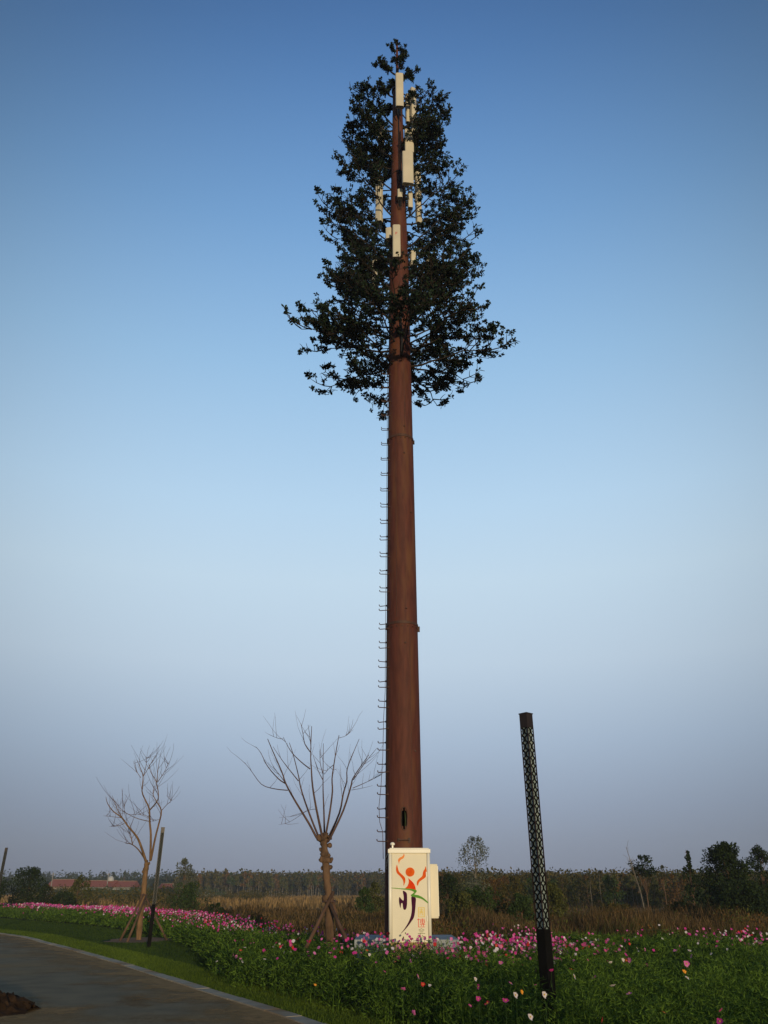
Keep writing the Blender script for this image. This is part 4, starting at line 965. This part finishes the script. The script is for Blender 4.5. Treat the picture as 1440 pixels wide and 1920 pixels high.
# pale stems standing in front of the right-hand wood
for k in range(34):
    px = 1085+k*7.2+random.uniform(-3, 3); d = random.uniform(92, 100); H = random.uniform(2.6, 3.8); x = xat(px, 1680, d)
    e = empty('young_tree', (x, d, 0), 'thin pale stemmed young tree at the front of the autumn wood', 'tree', 'young trees before the autumn wood')
    MB().tube([(0, 0, 0), (random.uniform(-.1, .1), 0, H*.5), (random.uniform(-.2, .2), 0, H*.95)], [.035, .028, .012], 5).build('trunk', M['pale_bark'], e)
    P, D, cs = crown_pts(120, lambda t: .55, 8, 100+k); P = np.column_stack([P[:, 0], P[:, 1], H*.42+P[:, 2]*H*.55])+D
    npmesh('crown', quads(P, .24, .6), 4, M[random.choice(['leaf_autumn', 'leaf_olive', 'leaf_mixed', 'leaf_green'])], e)

# ---------------------------------------------------------------- far red-roofed houses, sheds, posts
def house(label, x0, x1, d, eave, ridge, depth, nwin, wallm='plaster'):
    X0, X1 = xat(x0, 1672, d), xat(x1, 1672, d); W = X1-X0; e = empty('house', ((X0+X1)/2, d, 0), label, 'house', 'red roofed houses')
    he, hr_ = zat(eave, d), zat(ridge, d+depth/2)
    MB().box((0, depth/2, he/2), (W, depth, he)).build('wall', M[wallm], e)
    o = .5; rf = MB(); y0, y1, ym = -o, depth+o, depth/2; x = W/2+o
    rf.add([(-x, y0, he), (x, y0, he), (x, y1, he), (-x, y1, he), (-x, ym, hr_), (x, ym, hr_)], [(0, 1, 5, 4), (2, 3, 4, 5), (0, 4, 3), (1, 2, 5), (3, 2, 1, 0)])
    rf = rf.build('roof', M['rooftile'], e)
    MB().box((0, ym, hr_+.02), (2*x, .5, .2)).build('ridge', M['plaster_brown'], rf)
    for k in range(nwin):
        wx = -W/2+W*(k+.5)/nwin
        fr = MB().box((wx, -.02, he*.55), (1.7, .1, 1.5)).build('window', M['white_paint'], e); MB().box((wx, -.09, he*.55), (1.4, .06, 1.2)).build('pane', M['glass_dark'], fr)
    return e
house('leftmost red roofed house behind the bushes', 88, 132, 262, 1662, 1649, 9, 4, 'plaster_brown')
house('long red roofed house in the middle of the far row', 150, 206, 266, 1663, 1651, 9, 6)
h3 = house('red roofed house with a small white dome, right end of the far row', 207, 244, 268, 1663, 1652, 9, 4)
MB().lathe([(1.0, 0), (1.0, .5), (.85, 1.0), (.5, 1.4), (.1, 1.55)], (-4.2, 2.0, 4.6), 14).build('dome', M['white_paint'], h3, smooth=True)
house('small brown roofed house right of the slender bare tree', 298, 316, 250, 1666, 1657, 7, 2, 'plaster')
# long grey-blue shed with openings
X0, X1 = xat(262, 1672, 240), xat(324, 1672, 240)
sh = empty('shed', ((X0+X1)/2, 240, 0), 'low pale blue grey shed behind the light column on the lawn', 'shed'); W = X1-X0
MB().box((0, 2, zat(1671, 240)/2-.15), (W, 4, zat(1671, 240)-.3)).build('wall', M['concrete'], sh)
MB().box((0, 2, zat(1671, 240)-.1), (W+.6, 4.8, .22)).build('roof', M['white_paint'], sh)
for k in range(5): MB().box((-W/2+W*(k+.5)/5, -.03, .62), (1.3, .1, 1.1)).build('door', M['plaster_brown'], sh)
def car(px, d, col, label):
    e = empty('parked_car', (xat(px, 1675, d), d, 0), label, 'car', 'vehicles parked by the far houses', rz=R(random.uniform(-12, 12)))
    prof = [(-2.1, .35), (-2.15, .8), (-1.5, .95), (-.9, 1.42), (.7, 1.45), (1.35, 1.0), (2.1, .85), (2.15, .35)]
    mb = MB(); mb.prism(prof, lambda u, v, t: (u, -.85+t*1.7, v), 1); mb.build('body', M[col], e, fix=True)
    g_ = MB(); g_.prism([(-1.35, .98), (-.85, 1.36), (.65, 1.38), (1.2, 1.0)], lambda u, v, t: (u, -.86+t*1.72, v), 1); g_.build('window', M['glass_dark'], e, fix=True)
    for x in (-1.3, 1.3):
        for s in (-.8, .8): MB().tube([(x, s-.1, .33), (x, s+.1, .33)], .33, 12).build('wheel', M['black'], e)
car(186, 235, 'white_paint', 'white vehicle parked in front of the long red roofed house'); car(212, 240, 'concrete', 'grey vehicle parked in front of the white domed house'); car(386, 230, 'white_paint', 'white vehicle left of the plantation trees')
for (px, top, d, lb) in [(94, 1636, 230, 'pale utility pole left of the red roofed houses'), (199, 1636, 240, 'pale utility pole in front of the long red roofed house')]:
    e = empty('utility_pole', (xat(px, 1672, d), d, 0), lb, 'pole'); H = zat(top, d)
    MB().tube([(0, 0, 0), (0, 0, H)], [.16, .10], 8).build('post', M['post_grey'], e); MB().box((0, 0, H-.4), (1.6, .1, .1)).build('crossarm', M['post_grey'], e)


# evening haze over the plain: one closed box of thin air
hz = MB().box((0, 180, 15.2), (760, 760, 33.0)).build('haze', [])
hm = bpy.data.materials.new('haze'); hm.use_nodes = True; n = hm.node_tree; n.nodes.remove(n.nodes['Principled BSDF'])
pv = n.nodes.new('ShaderNodeVolumePrincipled'); pv.inputs['Color'].default_value = (.80, .86, .95, 1); pv.inputs['Density'].default_value = .00042; pv.inputs['Anisotropy'].default_value = .0
n.links.new(pv.outputs[0], n.nodes['Material Output'].inputs['Volume']); hz.data.materials.append(hm); tag(hz, kind='stuff')
